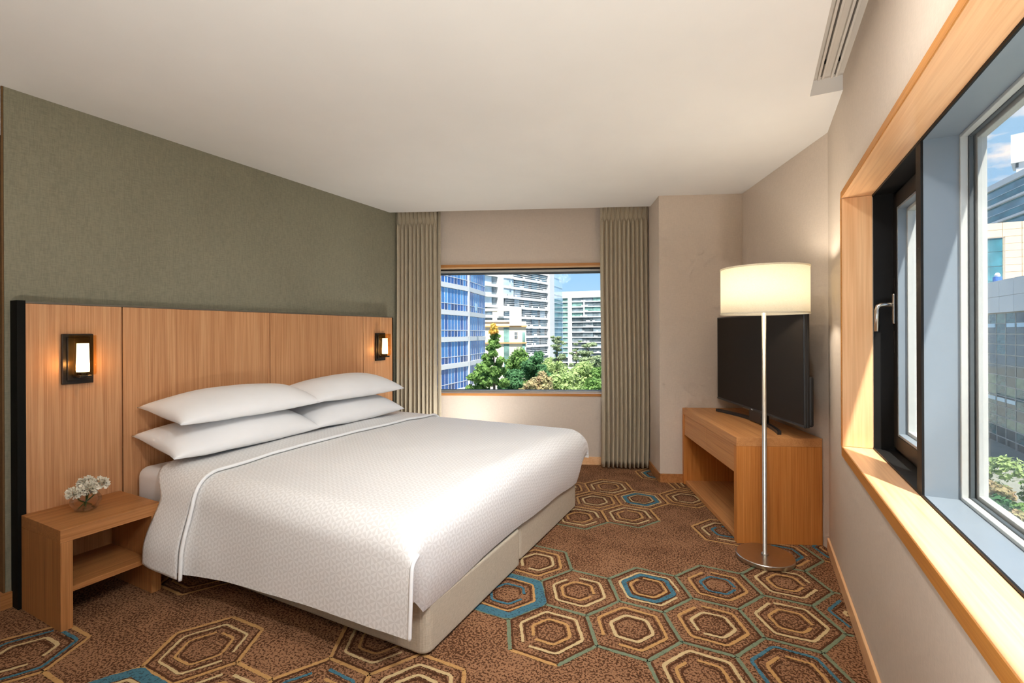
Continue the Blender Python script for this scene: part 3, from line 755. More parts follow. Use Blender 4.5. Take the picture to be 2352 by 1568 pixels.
# ------------------------------------------------------------------ curtains (local x = t, y = n)
def curtain(name, label, t0, t1, npl, flatside, seed):
    q = random.Random(seed)
    th = thing(name, label, 'curtain', TN((t0+t1)/2, 4.655), SL, 'linen curtains at the back window')
    Wd = t1-t0; ztop = 2.535; zbot = 0.012; zp = 2.415
    ns_ = npl*18; nz = 80
    fl = 0.035 if flatside else 0.0
    wob = [q.uniform(-0.25, 0.25) for _ in range(npl+2)]
    ampv = [q.uniform(0.75, 1.2) for _ in range(npl+2)]
    mb = MB()
    def f(u, v):
        z = zbot + (2.28-zbot)*v/0.45 if v < 0.45 else 2.28 + (ztop-2.28)*(v-0.45)/0.55
        s = u*npl; k = min(npl-1, int(s)); fr = s-k
        loc = fr
        cen = (k+0.5)/npl
        # pleat: closeness to the header pinch squeezes the cloth toward its centre
        pin = math.exp(-((z-zp)/0.035)**2)
        head = 1/(1+math.exp(-(z-zp)/0.02))
        drop = 1/(1+math.exp((z-zp+0.03)/0.03))
        lowfac = (1-(z-zbot)/(ztop-zbot))
        ph = 2*math.pi*(loc-0.5)
        squeeze = 0.42*pin + 0.25*head + 0.12*drop
        du = -squeeze*math.sin(ph)/(2*math.pi)/npl*1.9
        lat = wob[k]*0.012*lowfac*math.sin(math.pi*loc) + 0.020*noise.noise((u*2.1+seed, z*0.6, 0))*lowfac
        fold = (0.5+0.5*math.cos(ph))
        fold = fold**(0.40*drop + (1-drop)*0.9 + 1.1*pin)
        amp = (0.046*(1-pin*0.55)*(0.8+0.5*lowfac)*ampv[k]) if drop > 0.5 else 0.022*(1-0.3*pin)
        nn = -(amp*fold) + 0.008*noise.noise((u*5+seed, z*1.3, 3))*lowfac
        nn += 0.004*math.sin(9*u+4*z)*lowfac
        x = (u+du)*(Wd-fl) + lat + (fl if flatside < 0 else 0)
        return (x - Wd/2, nn, z)
    mb.grid(f, ns_, nz)
    o = mb.build('drape', M['curtain'], th, smooth=True, solid=0.003, off=0)
    xs = (Wd/2-fl-0.004, Wd/2) if flatside > 0 else (-Wd/2, -Wd/2+fl+0.004)
    if flatside:
        MB().grid(lambda u, v: (xs[0]+(xs[1]-xs[0])*u, 0.018-0.012*u*(1 if flatside > 0 else 0) , zbot+(ztop-zbot)*v), 3, 12).build('lining_edge', M['curtain'], th, smooth=True, solid=0.003)
    return th
curtain('curtain', 'pleated beige linen curtain hanging between headboard wall and window', -1.500, -1.058, 10, 1, 1)
curtain('curtain', 'pleated beige linen curtain reaching the carpet beside the pier', 0.508, 0.958, 11, 0, 5)
for (nn, lab) in ((4.64, 'white curtain track above the back window'),):
    tk = thing('curtain_track', lab, 'curtain track', TN(-0.27, nn, 2.545), SL)
    MB().box(-1.20, 1.20, -0.012, 0.012, 0.0, 0.02).build('track', M['rail'], tk)
for xx, lab in ((0.292, 'recessed curtain track of the side window further from the wall'), (0.347, 'recessed curtain track of the side window next to the wall')):
    tk = thing('curtain_track', lab, 'curtain track', (xx, 0.55, CZ+0.074), 0, 'recessed curtain tracks over the side window')
    m = MB(); m.box(-0.014, -0.004, -2.2, 2.235, -0.022, 0); m.box(0.004, 0.014, -2.2, 2.235, -0.022, 0); m.build('channel', M['rail'], tk, bevel=0.001)
    MB().box(-0.004, 0.004, -2.2, 2.235, -0.006, 0).build('slot', M['slot'], tk)
    MB().box(-0.003, 0.003, 2.06, 2.075, -0.022, -0.006).build('glider', M['black'], tk)

# ------------------------------------------------------------------ TV cabinet (local x = t, y = n)
cb = thing('tv_cabinet', 'honey oak media cabinet with two drawers and open front in the corner', 'cabinet', TN(1.154, 3.031), SL)
CD, CW, CH = 0.506, 1.184, 0.65
MB().box(0, CD, 0, CW, CH-0.052, CH).build('top', M['teak_y'], cb, bevel=0.0015)
MB().box(0, CD, 0, 0.042, 0, CH-0.0525).build('side_panel', M['teak_z'], cb, bevel=0.0015)
MB().box(0, CD, CW-0.042, CW, 0, CH-0.0525).build('side_panel', M['teak_z'], cb, bevel=0.0015)
MB().box(0.012, CD-0.02, 0.0425, CW-0.0425, 0.004, 0.034).build('bottom_panel', M['teak_y'], cb, bevel=0.001)
MB().box(CD-0.02, CD-0.004, 0.0425, CW-0.0425, 0.004, CH-0.053).build('back_panel', M['teak_z'], cb)
for a, b in ((0.044, 0.590), (0.593, CW-0.044)):
    dr = MB().box(0.006, 0.026, a, b, CH-0.225, CH-0.055).build('drawer', M['teak_y'], cb, bevel=0.001)
    MB().box(0.026, CD-0.05, a+0.004, b-0.004, CH-0.218, CH-0.062).build('drawer_box', M['oak_y'], dr)

# ------------------------------------------------------------------ television
tvA = TN(1.484, 2.885); tvB = TN(1.432, 4.165)
tvd = (tvB - tvA); tvL = tvd.length; ang = math.atan2(tvd.y, tvd.x) - math.pi/2
tv = thing('television', 'large black flat television on the cabinet behind the floor lamp', 'television', (tvA.x, tvA.y, 0.6505), ang)
z0, z1 = 0.087, 0.772
# local y runs along the screen, local -x faces the room
m = MB(); m.box(0.0, 0.012, 0.0, tvL, z0, z1); m.build('bezel', M['tvblack'], tv, bevel=0.004)
MB().box(-0.0012, 0.0, 0.012, tvL-0.012, z0+0.018, z1-0.010).build('screen', M['screen'], tv)
MB().box(-0.004, 0.010, 0.004, tvL-0.004, z0+0.002, z0+0.014).build('bottom_bezel', M['tvgrey'], tv, bevel=0.002)
MB().box(0.012, 0.032, 0.004, tvL-0.004, z0, z1-0.004).build('rim', M['tvblack'], tv, bevel=0.006)
MB().box(0.032, 0.062, 0.012, tvL-0.012, z0+0.004, z0+0.30).build('rear_housing', M['tvblack'], tv, bevel=0.012)
arc = []
for k in range(29):
    q = -0.80+1.80*k/28; y = tvL*0.5 + 0.005 + q*0.50; arc.append((-0.055+0.10*(1-q*q), y))
m = MB()
for k, (x, y) in enumerate(arc):
    m.v += [(x-0.012, y, 0.0), (x+0.012, y, 0.0), (x+0.012, y, 0.022), (x-0.012, y, 0.022)]
for k in range(len(arc)-1):
    for q in range(4):
        a = k*4+q; b = k*4+(q+1) % 4; m.face((a, b, b+4, a+4))
m.face((3, 2, 1, 0)); e = (len(arc)-1)*4; m.face((e, e+1, e+2, e+3))
m.build('stand_arc', M['tvgrey'], tv, recalc=True)
MB().box(0.012, 0.07, tvL*0.5-0.09, tvL*0.5+0.09, 0.004, z0+0.06).build('stand_neck', M['tvblack'], tv, bevel=0.004)
tc = bpy.data.curves.new('logo_lettering', 'FONT'); tc.body = 'LG'; tc.size = 0.013; tc.extrude = 0.0003; tc.align_x = 'CENTER'
to = bpy.data.objects.new('logo_lettering', tc); COL.objects.link(to); to.parent = tv
to.location = (-0.0046, tvL*0.5, z0+0.004); to.rotation_euler = (math.pi/2, 0, -math.pi/2); tc.materials.append(M['white'])
lm = bpy.data.meshes.new_from_object(to); lo_ = bpy.data.objects.new('logo_letters', lm); COL.objects.link(lo_); lo_.parent = tv; lo_.location = to.location; lo_.rotation_euler = to.rotation_euler
bpy.data.objects.remove(to)
tc2 = MB().lathe([(0.0, 0.0), (0.0045, 0.0), (0.0045, 0.0008), (0.0, 0.0008)], (0,0,0), 16).build('logo_disc', M['white'], tv)
tc2.location = (-0.0042, tvL*0.5+0.016, z0+0.0085); tc2.rotation_euler = (0, -math.pi/2, 0)

# ------------------------------------------------------------------ floor lamp
LX, LY = 0.045, 3.085
fl = thing('floor_lamp', 'slim steel floor lamp with lit cream drum shade before the television', 'floor lamp', (LX, LY, 0.0025))
MB().lathe([(0.0, 0.0), (0.150, 0.0), (0.153, 0.003), (0.153, 0.022), (0.150, 0.026), (0.03, 0.027), (0.0, 0.027)], seg=64).build('base', M['steel'], fl, smooth=False, bevel=0.002)
MB().lathe([(0.0, 0.027), (0.020, 0.027), (0.019, 0.034), (0.0115, 0.040), (0.0115, 1.50), (0.0, 1.50)], seg=20).build('pole', M['steel'], fl, smooth=True)
SZ0, SZ1 = 1.398, 1.662
MB().lathe([(0.227, SZ0), (0.227, SZ1)], seg=72).build('shade', M['shade'], fl, smooth=True, solid=0.002)
for z in (SZ0+0.004, SZ1-0.004):
    MB().lathe([(0.2285, z-0.004), (0.2300, z-0.004), (0.2300, z+0.004), (0.2285, z+0.004)], seg=72, closed=True).build('shade_binding', M['shade'], fl, smooth=True)
m = MB()
for k in range(3):
    a = 2*math.pi*k/3+0.3; m.tube([(0.012*math.cos(a), 0.012*math.sin(a), 1.46), (0.226*math.cos(a), 0.226*math.sin(a), 1.46)], 0.002, 6)
m.build('spider', M['steel'], fl)
MB().lathe([(0.0, 1.500), (0.014, 1.500), (0.020, 1.510), (0.020, 1.516), (0.012, 1.522), (0.0, 1.523)], seg=20).build('bulb', emis('lamp_bulb', (1.0, 0.78, 0.5, 1), 6.0), fl, smooth=True)
l = bpy.data.lights.new('lamp_light', 'POINT'); l.energy = 9.5; l.color = (1.0, 0.92, 0.80); l.shadow_soft_size = 0.05
lo = bpy.data.objects.new('lamp_light', l); COL.objects.link(lo); lo.parent = fl; lo.location = (0, 0, 1.555)

# ------------------------------------------------------------------ unseen fill lamps added to brighten the room
def fill_downlight(label, x, y, watts, col=(1.0, 0.96, 0.91)):  # unseen downlights added to make up for weak window light
    t = thing('fill_downlight', label, 'ceiling light', (x, y, CZ), 0, 'added recessed fill lights over the window side')
    MB().lathe([(0.075, -0.001), (0.092, -0.001), (0.092, -0.006), (0.075, -0.006)], seg=32, closed=True).build('rim', M['white'], t, smooth=False)
    MB().lathe([(0.0, -0.0015), (0.074, -0.0015), (0.074, -0.003), (0.0, -0.003)], seg=32).build('diffuser', emis('fill_downlight_diffuser', (1.0, 0.92, 0.8, 1), 3.0), t)
    l = bpy.data.lights.new('fill_downlight_lamp', 'AREA'); l.shape = 'DISK'; l.size = 0.15; l.energy = watts; l.color = col
    lo = bpy.data.objects.new('fill_downlight_lamp', l); COL.objects.link(lo); lo.parent = t; lo.location = (0, 0, -0.008)
def uplight(label, x, y, watts, col=(0.98, 0.985, 0.97)):  # unseen uplights added to brighten the ceiling and its bounce
    t = thing('fill_uplight', label, 'uplight', (x, y, 0.003), 0, 'added low fill uplights on the carpet')
    MB().lathe([(0.0, 0.0), (0.115, 0.0), (0.118, 0.004), (0.118, 0.014), (0.03, 0.018), (0.03, 0.05), (0.10, 0.06), (0.125, 0.20), (0.119, 0.20), (0.095, 0.066), (0.0, 0.066)], seg=40).build('housing', M['steel'], t, smooth=False)
    MB().lathe([(0.0, 0.17), (0.116, 0.17), (0.116, 0.175), (0.0, 0.175)], seg=40).build('diffuser', emis('fill_uplight_diffuser', (1.0, 0.95, 0.88, 1), 4.0), t)
    l = bpy.data.lights.new('fill_uplight_lamp', 'AREA'); l.shape = 'DISK'; l.size = 0.22; l.energy = watts; l.color = col
    lo = bpy.data.objects.new('fill_uplight_lamp', l); COL.objects.link(lo); lo.parent = t; lo.location = (0, 0, 0.19); lo.rotation_euler = (math.pi, 0, 0)
for (x, y, w, lab) in FILL_DOWN: fill_downlight(lab, x, y, w)
for (x, y, w, lab) in FILL_UP: uplight(lab, x, y, w)
def spot(label, x, y, watts, aim, col=(0.97, 0.985, 1.0)):  # unseen spots added to brighten the bed from the window side
    t = thing('fill_spot', label, 'spotlight', (x, y, CZ), 0, 'added swivel fill spots along the side window')
    MB().lathe([(0.0, -0.001), (0.045, -0.001), (0.045, -0.014), (0.0, -0.014)], seg=24).build('mount', M['white'], t)
    d = (Vector(aim) - Vector((x, y, CZ-0.07))).normalized(); rot = d.to_track_quat('-Z', 'Y').to_euler()
    hd = MB().lathe([(0.0, 0.07), (0.030, 0.07), (0.048, 0.0), (0.044, 0.0), (0.027, 0.064), (0.0, 0.064)], seg=28).build('lamp_head', M['white'], t, smooth=False)
    hd.location = (0, 0, -0.08); hd.rotation_euler = rot
    l = bpy.data.lights.new('fill_spot_lamp', 'SPOT'); l.energy = watts; l.color = col; l.spot_size = math.radians(80); l.spot_blend = 1.0; l.shadow_soft_size = 0.12
    lo = bpy.data.objects.new('fill_spot_lamp', l); COL.objects.link(lo); lo.parent = t; lo.location = Vector((0, 0, -0.08)) + d*0.02; lo.rotation_euler = rot
for (x, y, w, aim, lab) in FILL_SPOTS: spot(lab, x, y, w, aim)

# ------------------------------------------------------------------ outside
GZ = -22.0
E = {}
E['white'] = plain('ext_white', (0.68, 0.69, 0.70, 1), 0.7, noise_amt=0.02, nscale=0.3)
E['cream'] = plain('ext_cream', (0.70, 0.64, 0.52, 1), 0.8, noise_amt=0.03, nscale=0.4)
E['peach'] = plain('ext_peach', (0.78, 0.58, 0.40, 1), 0.8, noise_amt=0.03, nscale=0.5)
E['orange'] = plain('ext_cornice', (0.55, 0.32, 0.14, 1), 0.8)
E['joint'] = plain('ext_joint', (0.42, 0.36, 0.30, 1), 0.9)
E['b0'] = facade_glass('blue_glass_deep', (0.020, 0.10, 0.36, 1)); E['b1'] = facade_glass('blue_glass_mid', (0.06, 0.22, 0.54, 1)); E['b2'] = facade_glass('blue_glass_light', (0.13, 0.37, 0.72, 1)); E['b3'] = facade_glass('blue_glass_dark', (0.02, 0.06, 0.20, 1))
E['t0'] = facade_glass('grey_glass', (0.17, 0.21, 0.23, 1), 0.5, scale=0.15); E['t1'] = facade_glass('pale_glass', (0.50, 0.62, 0.72, 1), 0.25, scale=0.1)
E['t2'] = facade_glass('blue_grey_glass', (0.12, 0.25, 0.33, 1), 0.3, scale=0.08); E['t3'] = facade_glass('sky_glass', (0.42, 0.60, 0.74, 1), 0.15, scale=0.05)
E['g0'] = facade_glass('green_glass', (0.17, 0.30, 0.27, 1), 0.45, scale=0.2); E['g1'] = facade_glass('dark_glass', (0.07, 0.09, 0.10, 1), 0.5, scale=0.3); E['g2'] = facade_glass('teal_glass', (0.05, 0.19, 0.24, 1), 0.4, scale=0.12)
E['k0'] = facade_glass('grid_glass_dark', (0.035, 0.05, 0.05, 1), 0.5, scale=0.4); E['k1'] = facade_glass('grid_glass_green', (0.12, 0.20, 0.13, 1), 0.4, scale=0.4); E['k2'] = facade_glass('grid_glass_teal', (0.03, 0.10, 0.10, 1), 0.5, scale=0.4)
E['mull'] = plain('ext_mullion', (0.34, 0.33, 0.30, 1), 0.6)
E['bark'] = plain('bark', (0.10, 0.07, 0.045, 1), 0.9, noise_amt=0.3, nscale=6)
E['ground'] = plain('ext_paving', (0.20, 0.21, 0.17, 1), 0.9, noise_amt=0.15, nscale=0.2)
gr = MB().box(-260, 260, -60, 420, GZ-0.5, GZ).build('ground', E['ground']); tag(gr, None, None, kind='structure')
def building(name, label, A, B, group=None):
    d = Vector((B[0]-A[0], B[1]-A[1])); a = math.atan2(d.y, d.x)
    nrm = Vector((-math.sin(a), math.cos(a)))
    flip = nrm.dot(Vector((A[0]+B[0], A[1]+B[1]))) < 0     # local +y must lead away from the hotel
    t = thing(name, label, 'building', (A[0], A[1], 0), a, group)
    return t, d.length, (-1.0 if flip else 1.0)
def bx(t, name, mat, x0, x1, y0, y1, z0, z1, s):
    a, b = sorted((y0*s, y1*s)); return MB().box(x0, x1, a, b, z0, z1).build(name, mat, t)
# blue curtain-wall office block, two facets
def blue(label, A, B, nb, seed, end=False):
    t, L, s = building('office_block', label, A, B, 'blue glazed office facets')
    q = random.Random(seed)
    bx(t, 'core', E['b3'], 0, L, 0.35, 14, GZ, 24.3, s)
    x0 = 0.0; w = L/nb
    panes = {k: MB().box(-w/2+0.02, w/2-0.02, 0, 0.1, 0, 1).mesh('window_pane', E[k]) for k in ('b0', 'b1', 'b2', 'b3')}
    lights = {k: MB().box(-w/2+0.02, w/2-0.02, 0, 0.1, 0, 1).mesh('window_pane', E[k]) for k in ('b0', 'b1', 'b3')}
    for f in range(-6, 6):
        zb = 0.40+4.0*f
        bx(t, 'floor_band', E['white'], 0, L, -0.12, 0.3, zb-0.36, zb+0.36, s)
        if f < -3 or f > 2: 
            bx(t, 'glazing', E['b0'], 0, L, 0.12, 0.3, zb+0.36, zb+3.64, s); continue
        for k in range(nb):
            xm = (k+0.5)*w
            r = q.random(); up = 'b2' if (r < 0.22 and f >= 0) else ('b1' if r < 0.7 else 'b0')  # pane blues vary to paint in differing reflections
            lo = q.choice(['b0', 'b1', 'b3', 'b0'])
            for key, za, zc, dct in ((up, zb+1.40, zb+3.60, panes), (lo, zb+0.40, zb+1.32, lights)):
                o = part_copy(dct[key], 'window_pane', t, (xm, 0.02 if s > 0 else -0.12, za)); o.scale = (1, 1, zc-za)
        bx(t, 'transom', E['white'], 0, L, -0.01, 0.22, zb+1.32, zb+1.40, s)
    for k in range(nb+1):
        bx(t, 'mullion', E['white'], k*w-0.035, k*w+0.035, 0.0, 0.2, GZ, 24, s)
    bx(t, 'pier', E['white'], L-0.42 if not end else -0.2, L+0.1 if not end else 0.25, -0.12, 0.3, GZ, 24, s)
    return t, L, s
blue('blue glazed office block facet nearest the left curtain', (-39.6, 51.4), (-41.18, 65.44), 14, 1)
tb, L, s = blue('blue glazed office block facet turning away behind the trees', (-41.18, 65.44), (-43.9, 75.27), 8, 2, True)
bx(tb, 'open_window', E['t3'], 1.4, 2.5, -0.7, -0.62, 5.0, 6.2, s)
# tall white tower with louvred bands
tw, L, s = building('office_tower', 'tall white office tower striped with louvres behind the blue block', (-93.96, 159.75), (-87.01, 208.2))
bx(tw, 'core', E['t0'], 0, L, 0.8, 20, GZ, 60, s)
q = random.Random(9)
for f in range(-6, 14):
    zb = -0.4 + 4.15*f
    bx(tw, 'floor_band', E['white'], 0, L, -0.3, 0.7, zb-0.55, zb+0.55, s)
    if -3 <= f <= 8:
        for k in range(3):
            zz = zb+1.25+k*0.80; bx(tw, 'louvre', E['white'], 14.5, L-0.5, 0.0, 0.5, zz-0.10, zz+0.10, s)
        for k in range(5):
            xm = 14.5 + 6.9*k + q.uniform(0, 1); w_ = q.uniform(3.5, 6.0)
            bx(tw, 'window_pane', E[q.choice(['t0', 't1', 't2', 't0', 't2'])], xm, min(L-0.6, xm+w_), 0.55, 0.75, zb+0.6, zb+3.5, s)
        for k in range(7):
            if q.random() < 0.7:
                xm = q.uniform(14, L-3); bx(tw, 'open_window', E['white'], xm, xm+q.uniform(0.8, 1.6), -0.9, -0.75, zb+0.55, zb+1.15, s)
        bx(tw, 'window_pane', E['t1'] if f > 2 else E['t0'], 1.6, 6.0, 0.4, 0.6, zb+0.6, zb+3.5, s)
        bx(tw, 'window_pane', E['t0'] if f < 6 else E['t1'], 6.3, 9.0, 0.4, 0.6, zb+0.6, zb+3.5, s)
        if f >= 4: bx(tw, 'window_pane', E['t1'], 12.4, 20.5, -0.1, 0.2, zb+0.6, zb+3.5, s)
bx(tw, 'pier', E['white'], 9.3, 12.4, -0.8, 0.6, 8, 60, s); bx(tw, 'corner_pier', E['white'], L-0.2, L+0.6, -0.6, 20, GZ, 60, s)
tr, L, s = building('tower_wing', 'pale end wing of the white tower with blue glass side', (-87.01, 208.2), (-89.97, 234.75))
bx(tr, 'white_wall', E['white'], 0, 10.2, -0.3, 8, GZ, 60, s)
bx(tr, 'glass_wall', E['t2'], 10.2, L, 0.0, 8, GZ, 18.0, s); bx(tr, 'glass_wall', E['t3'], 10.2, L, 0.0, 8, 18.0, 60, s)  # reflection put into the colour: paler glass above, darker below
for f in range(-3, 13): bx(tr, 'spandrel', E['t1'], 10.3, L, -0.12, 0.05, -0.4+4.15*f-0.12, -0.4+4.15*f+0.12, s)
# right-hand block
rb, L, s = building('office_block', 'distant white office block with green banded windows under the sky', (-107.96, 281.7), (-68.0, 285.6))
bx(rb, 'core', E['g1'], 0, L, 0.6, 20, GZ, 23, s); bx(rb, 'parapet', E['white'], -0.4, L, -0.4, 20, 23.0, 27.0, s)
bx(rb, 'roof_box', E['cream'], 0.0, 4.1, 2, 8, 25.5, 26.6, s)
bx(rb, 'pier', E['white'], 3.6, 6.1, -0.5, 0.7, GZ, 23, s)
q = random.Random(4)
for f in range(-8, 8):
    zb = -1.5+3.15*f
    bx(rb, 'floor_band', E['white'], 0, L, -0.2, 0.6, zb-0.3, zb+0.3, s)
    if f > -5:
        mk = ('g0', 'g0', 't0') if f > 3 else ('g1', 't0', 'g1')
        bx(rb, 'window_pane', E['g0'], 0.2, 3.5, 0.3, 0.55, zb+0.32, zb+2.82, s)
        for k in range(5): bx(rb, 'window_pane', E[q.choice(mk)], 6.2+6.6*k, 12.6+6.6*k, 0.3, 0.55, zb+0.32, zb+2.82, s)
        for k in range(2):
            xm = q.uniform(10, 24); bx(rb, 'lit_strip', E['white'], xm, xm+q.uniform(1.0, 3.0), 0.1, 0.3, zb+0.5, zb+0.95, s)
for zz in (11.1, 14.0, 17.2): bx(rb, 'window_frame', E['white'], 6.1, 14.2, -0.3, 0.3, zz-0.25, zz+0.25, s)
bx(rb, 'window_frame', E['white'], 13.4, 14.2, -0.3, 0.3, 11.1, 20.2, s)
# cream building
cr, L, s = building('civic_building', 'cream low building with stair tower and orange cornices above the trees', (-57.8, 96.25), (-47.78, 101.36))
bx(cr, 'body', E['cream'], -2, 11.1, 0, 12, GZ, 4.0, s)
bx(cr, 'stair_tower', E['cream'], 7.2, 10.0, -0.6, 6, 3.0, 7.15, s)
bx(cr, 'roof_frame', E['cream'], -1.0, 7.2, -0.3, 0.6, 6.45, 7.1, s); bx(cr, 'roof_frame_post', E['cream'], 3.2, 4.3, -0.2, 0.5, 4.0, 6.5, s)
bx(cr, 'parapet', E['cream'], -2, 7.2, -0.3, 0.5, 3.9, 4.35, s)
bx(cr, 'cornice', E['orange'], -2, 11.25, -0.45, 0.2, 2.72, 3.02, s); bx(cr, 'cornice', E['orange'], -2, 11.2, -0.45, 0.2, -1.16, -0.86, s)
for (x0, x1, z0_, z1_, k) in ((5.85, 7.1, -0.8, 2.6, 'g0'), (5.85, 7.1, -8.0, -1.2, 'g0'), (8.4, 9.06, 0.0, 1.5, 'g1'), (10.2, 10.85, -0.8, 1.5, 'g0'), (10.2, 10.85, -6, -1.2, 'g0')):
    bx(cr, 'window', E[k], x0, x1, -0.1, 0.1, z0_, z1_, s)
bx(cr, 'window_bar', E['white'], 8.68, 8.76, -0.16, 0.0, 0.0, 1.5, s); bx(cr, 'window_bar', E['white'], 8.4, 9.06, -0.16, 0.0, 0.7, 0.78, s)
# right view: grid facade block with white parapet, peach block, teal tower, white tower
gb, L, s = building('office_block', 'dark green glazed office block with square grid seen through the side window', (44.70, 156.0), (45.05, 95.0))
x_of = lambda yy: 180.0-yy
bx(gb, 'core', E['k0'], 0, L, 0.5, 16, GZ, 5, s)
q = random.Random(12); cw, rh = 4.1, 2.12
pm = {k: MB().box(0.08, cw-0.08, -0.05, 0.05, 0.06, rh-0.06).mesh('window_pane', E[k]) for k in ('k0', 'k1', 'k2')}
tilt = MB().box(0.3, cw-0.5, -1.1, -1.0, 0.0, 0.75).mesh('open_window', E['t3'])
ncol = int(L/cw)
for c in range(ncol):
    vis = 3 < (c+0.5)*cw < 42
    for r_ in range(12):
        if not vis: continue
        band = r_ in (0, 6, 7, 10)
        k = q.choice(['k1', 'k1', 'k0', 'k2']) if band else q.choice(['k0', 'k0', 'k2', 'k0'])
        part_copy(pm[k], 'window_pane', gb, (c*cw, 0.4*s, 4.9-rh*(r_+1)))
        if r_ in (1, 8) and q.random() < 0.6: part_copy(tilt, 'open_window', gb, (c*cw, 0.0 if s > 0 else 2.0, 4.9-rh*(r_)-0.75))
    bx(gb, 'mullion', E['mull'], c*cw-0.12, c*cw+0.12, 0.30, 0.5, GZ, 5, s)
for r_ in range(13): bx(gb, 'transom', E['mull'], 0, L, 0.28, 0.5, 4.9-rh*r_-0.10, 4.9-rh*r_+0.10, s)
for c in range(10):
    for h_ in range(2):
        bx(gb, 'parapet_panel', E['white'], c*6.0+0.05, c*6.0+5.95, -0.4, 0.4, 5.0+3.3*h_+0.05, 5.0+3.3*h_+3.28, s)
bx(gb, 'parapet_wall', E['joint'], 0, L, -0.3, 0.5, 5.0, 11.5, s)
bx(gb, 'terrace', E['white'], 0, L, 0.4, 16, 5.0, 5.3, s)
pb, L, s = building('office_block', 'peach stone block with one teal window behind the white parapet', (43.5, 157.4), (78.0, 157.4))
bx(pb, 'core', E['joint'], 0, L, 0.3, 14, GZ, 27.4, s)
for c in range(8):
    for r_ in range(9):
        x0, z0_ = -0.2+c*3.45, 27.6-1.72*(r_+1)
        if c < 3 and r_ > 1: continue
        bx(pb, 'stone_panel', E['peach'], x0+0.04, x0+(3.41 if c < 7 else 10), 0, 0.35, z0_+0.04, z0_+1.69, s)
for c in range(3):
    for r_ in range(4): bx(pb, 'window_pane', E['g2'], 0.1+c*3.5, 3.5+c*3.5, 0.12, 0.32, 10+3.55*r_, 13.45+3.55*r_, s)
bx(pb, 'window_frame', E['joint'], 10.35, 10.6, -0.1, 0.4, 8, 24.1, s); bx(pb, 'window_frame', E['joint'], 0, 10.6, -0.1, 0.4, 23.95, 24.15, s)
rv = thing('rooftop_tank', 'small blue tank with white cap on the white parapet', 'tank', (46.6, 139.2, 11.0))
MB().lathe([(0.0, 0.0), (0.75, 0.0), (0.75, 1.9), (0.0, 1.9)], seg=18).build('tank_body', plain('tank_blue', (0.05, 0.16, 0.5, 1), 0.5), rv)
MB().lathe([(0.0, 1.9), (0.42, 1.9), (0.5, 2.3), (0.3, 2.75), (0.0, 2.85)], seg=18).build('cap', E['white'], rv)
tl, L, s = building('office_tower', 'teal glass tower with white floor bands rising behind the peach block', (75.5, 272.0), (81.0, 213.0))
bx(tl, 'core', E['g2'], 0, L, 0.3, 16, GZ, 53.5, s); bx(tl, 'roof_band', E['white'], -0.4, L+0.4, -0.6, 16, 53.2, 55.2, s)
for f in range(6):
    zz = 47.2-6.4*f; bx(tl, 'floor_band', E['white'], -0.3, L+0.4, -0.8, 0.4, zz-0.35, zz+0.45, s)
    bx(tl, 'transom', E['t1'], 0, L, 0.0, 0.35, zz+3.0, zz+3.2, s); bx(tl, 'window_pane', E['t2'], 4, L-2, 0.12, 0.4, zz+3.3, zz+5.4, s)
wt, L, s = building('office_tower', 'plain white tower at the edge of the side window', (97.0, 276.5), (108.0, 272.0))
bx(wt, 'shaft', E['white'], 1.5, L, 0, 14, GZ, 72, s); bx(wt, 'crown', E['white'], 0, L, -1, 14, 72, 84, s)
for f in range(5): bx(wt, 'recess', E['g1'], 1.3, 2.2, -0.1, 1.0, 46+6*f, 48+6*f, s)

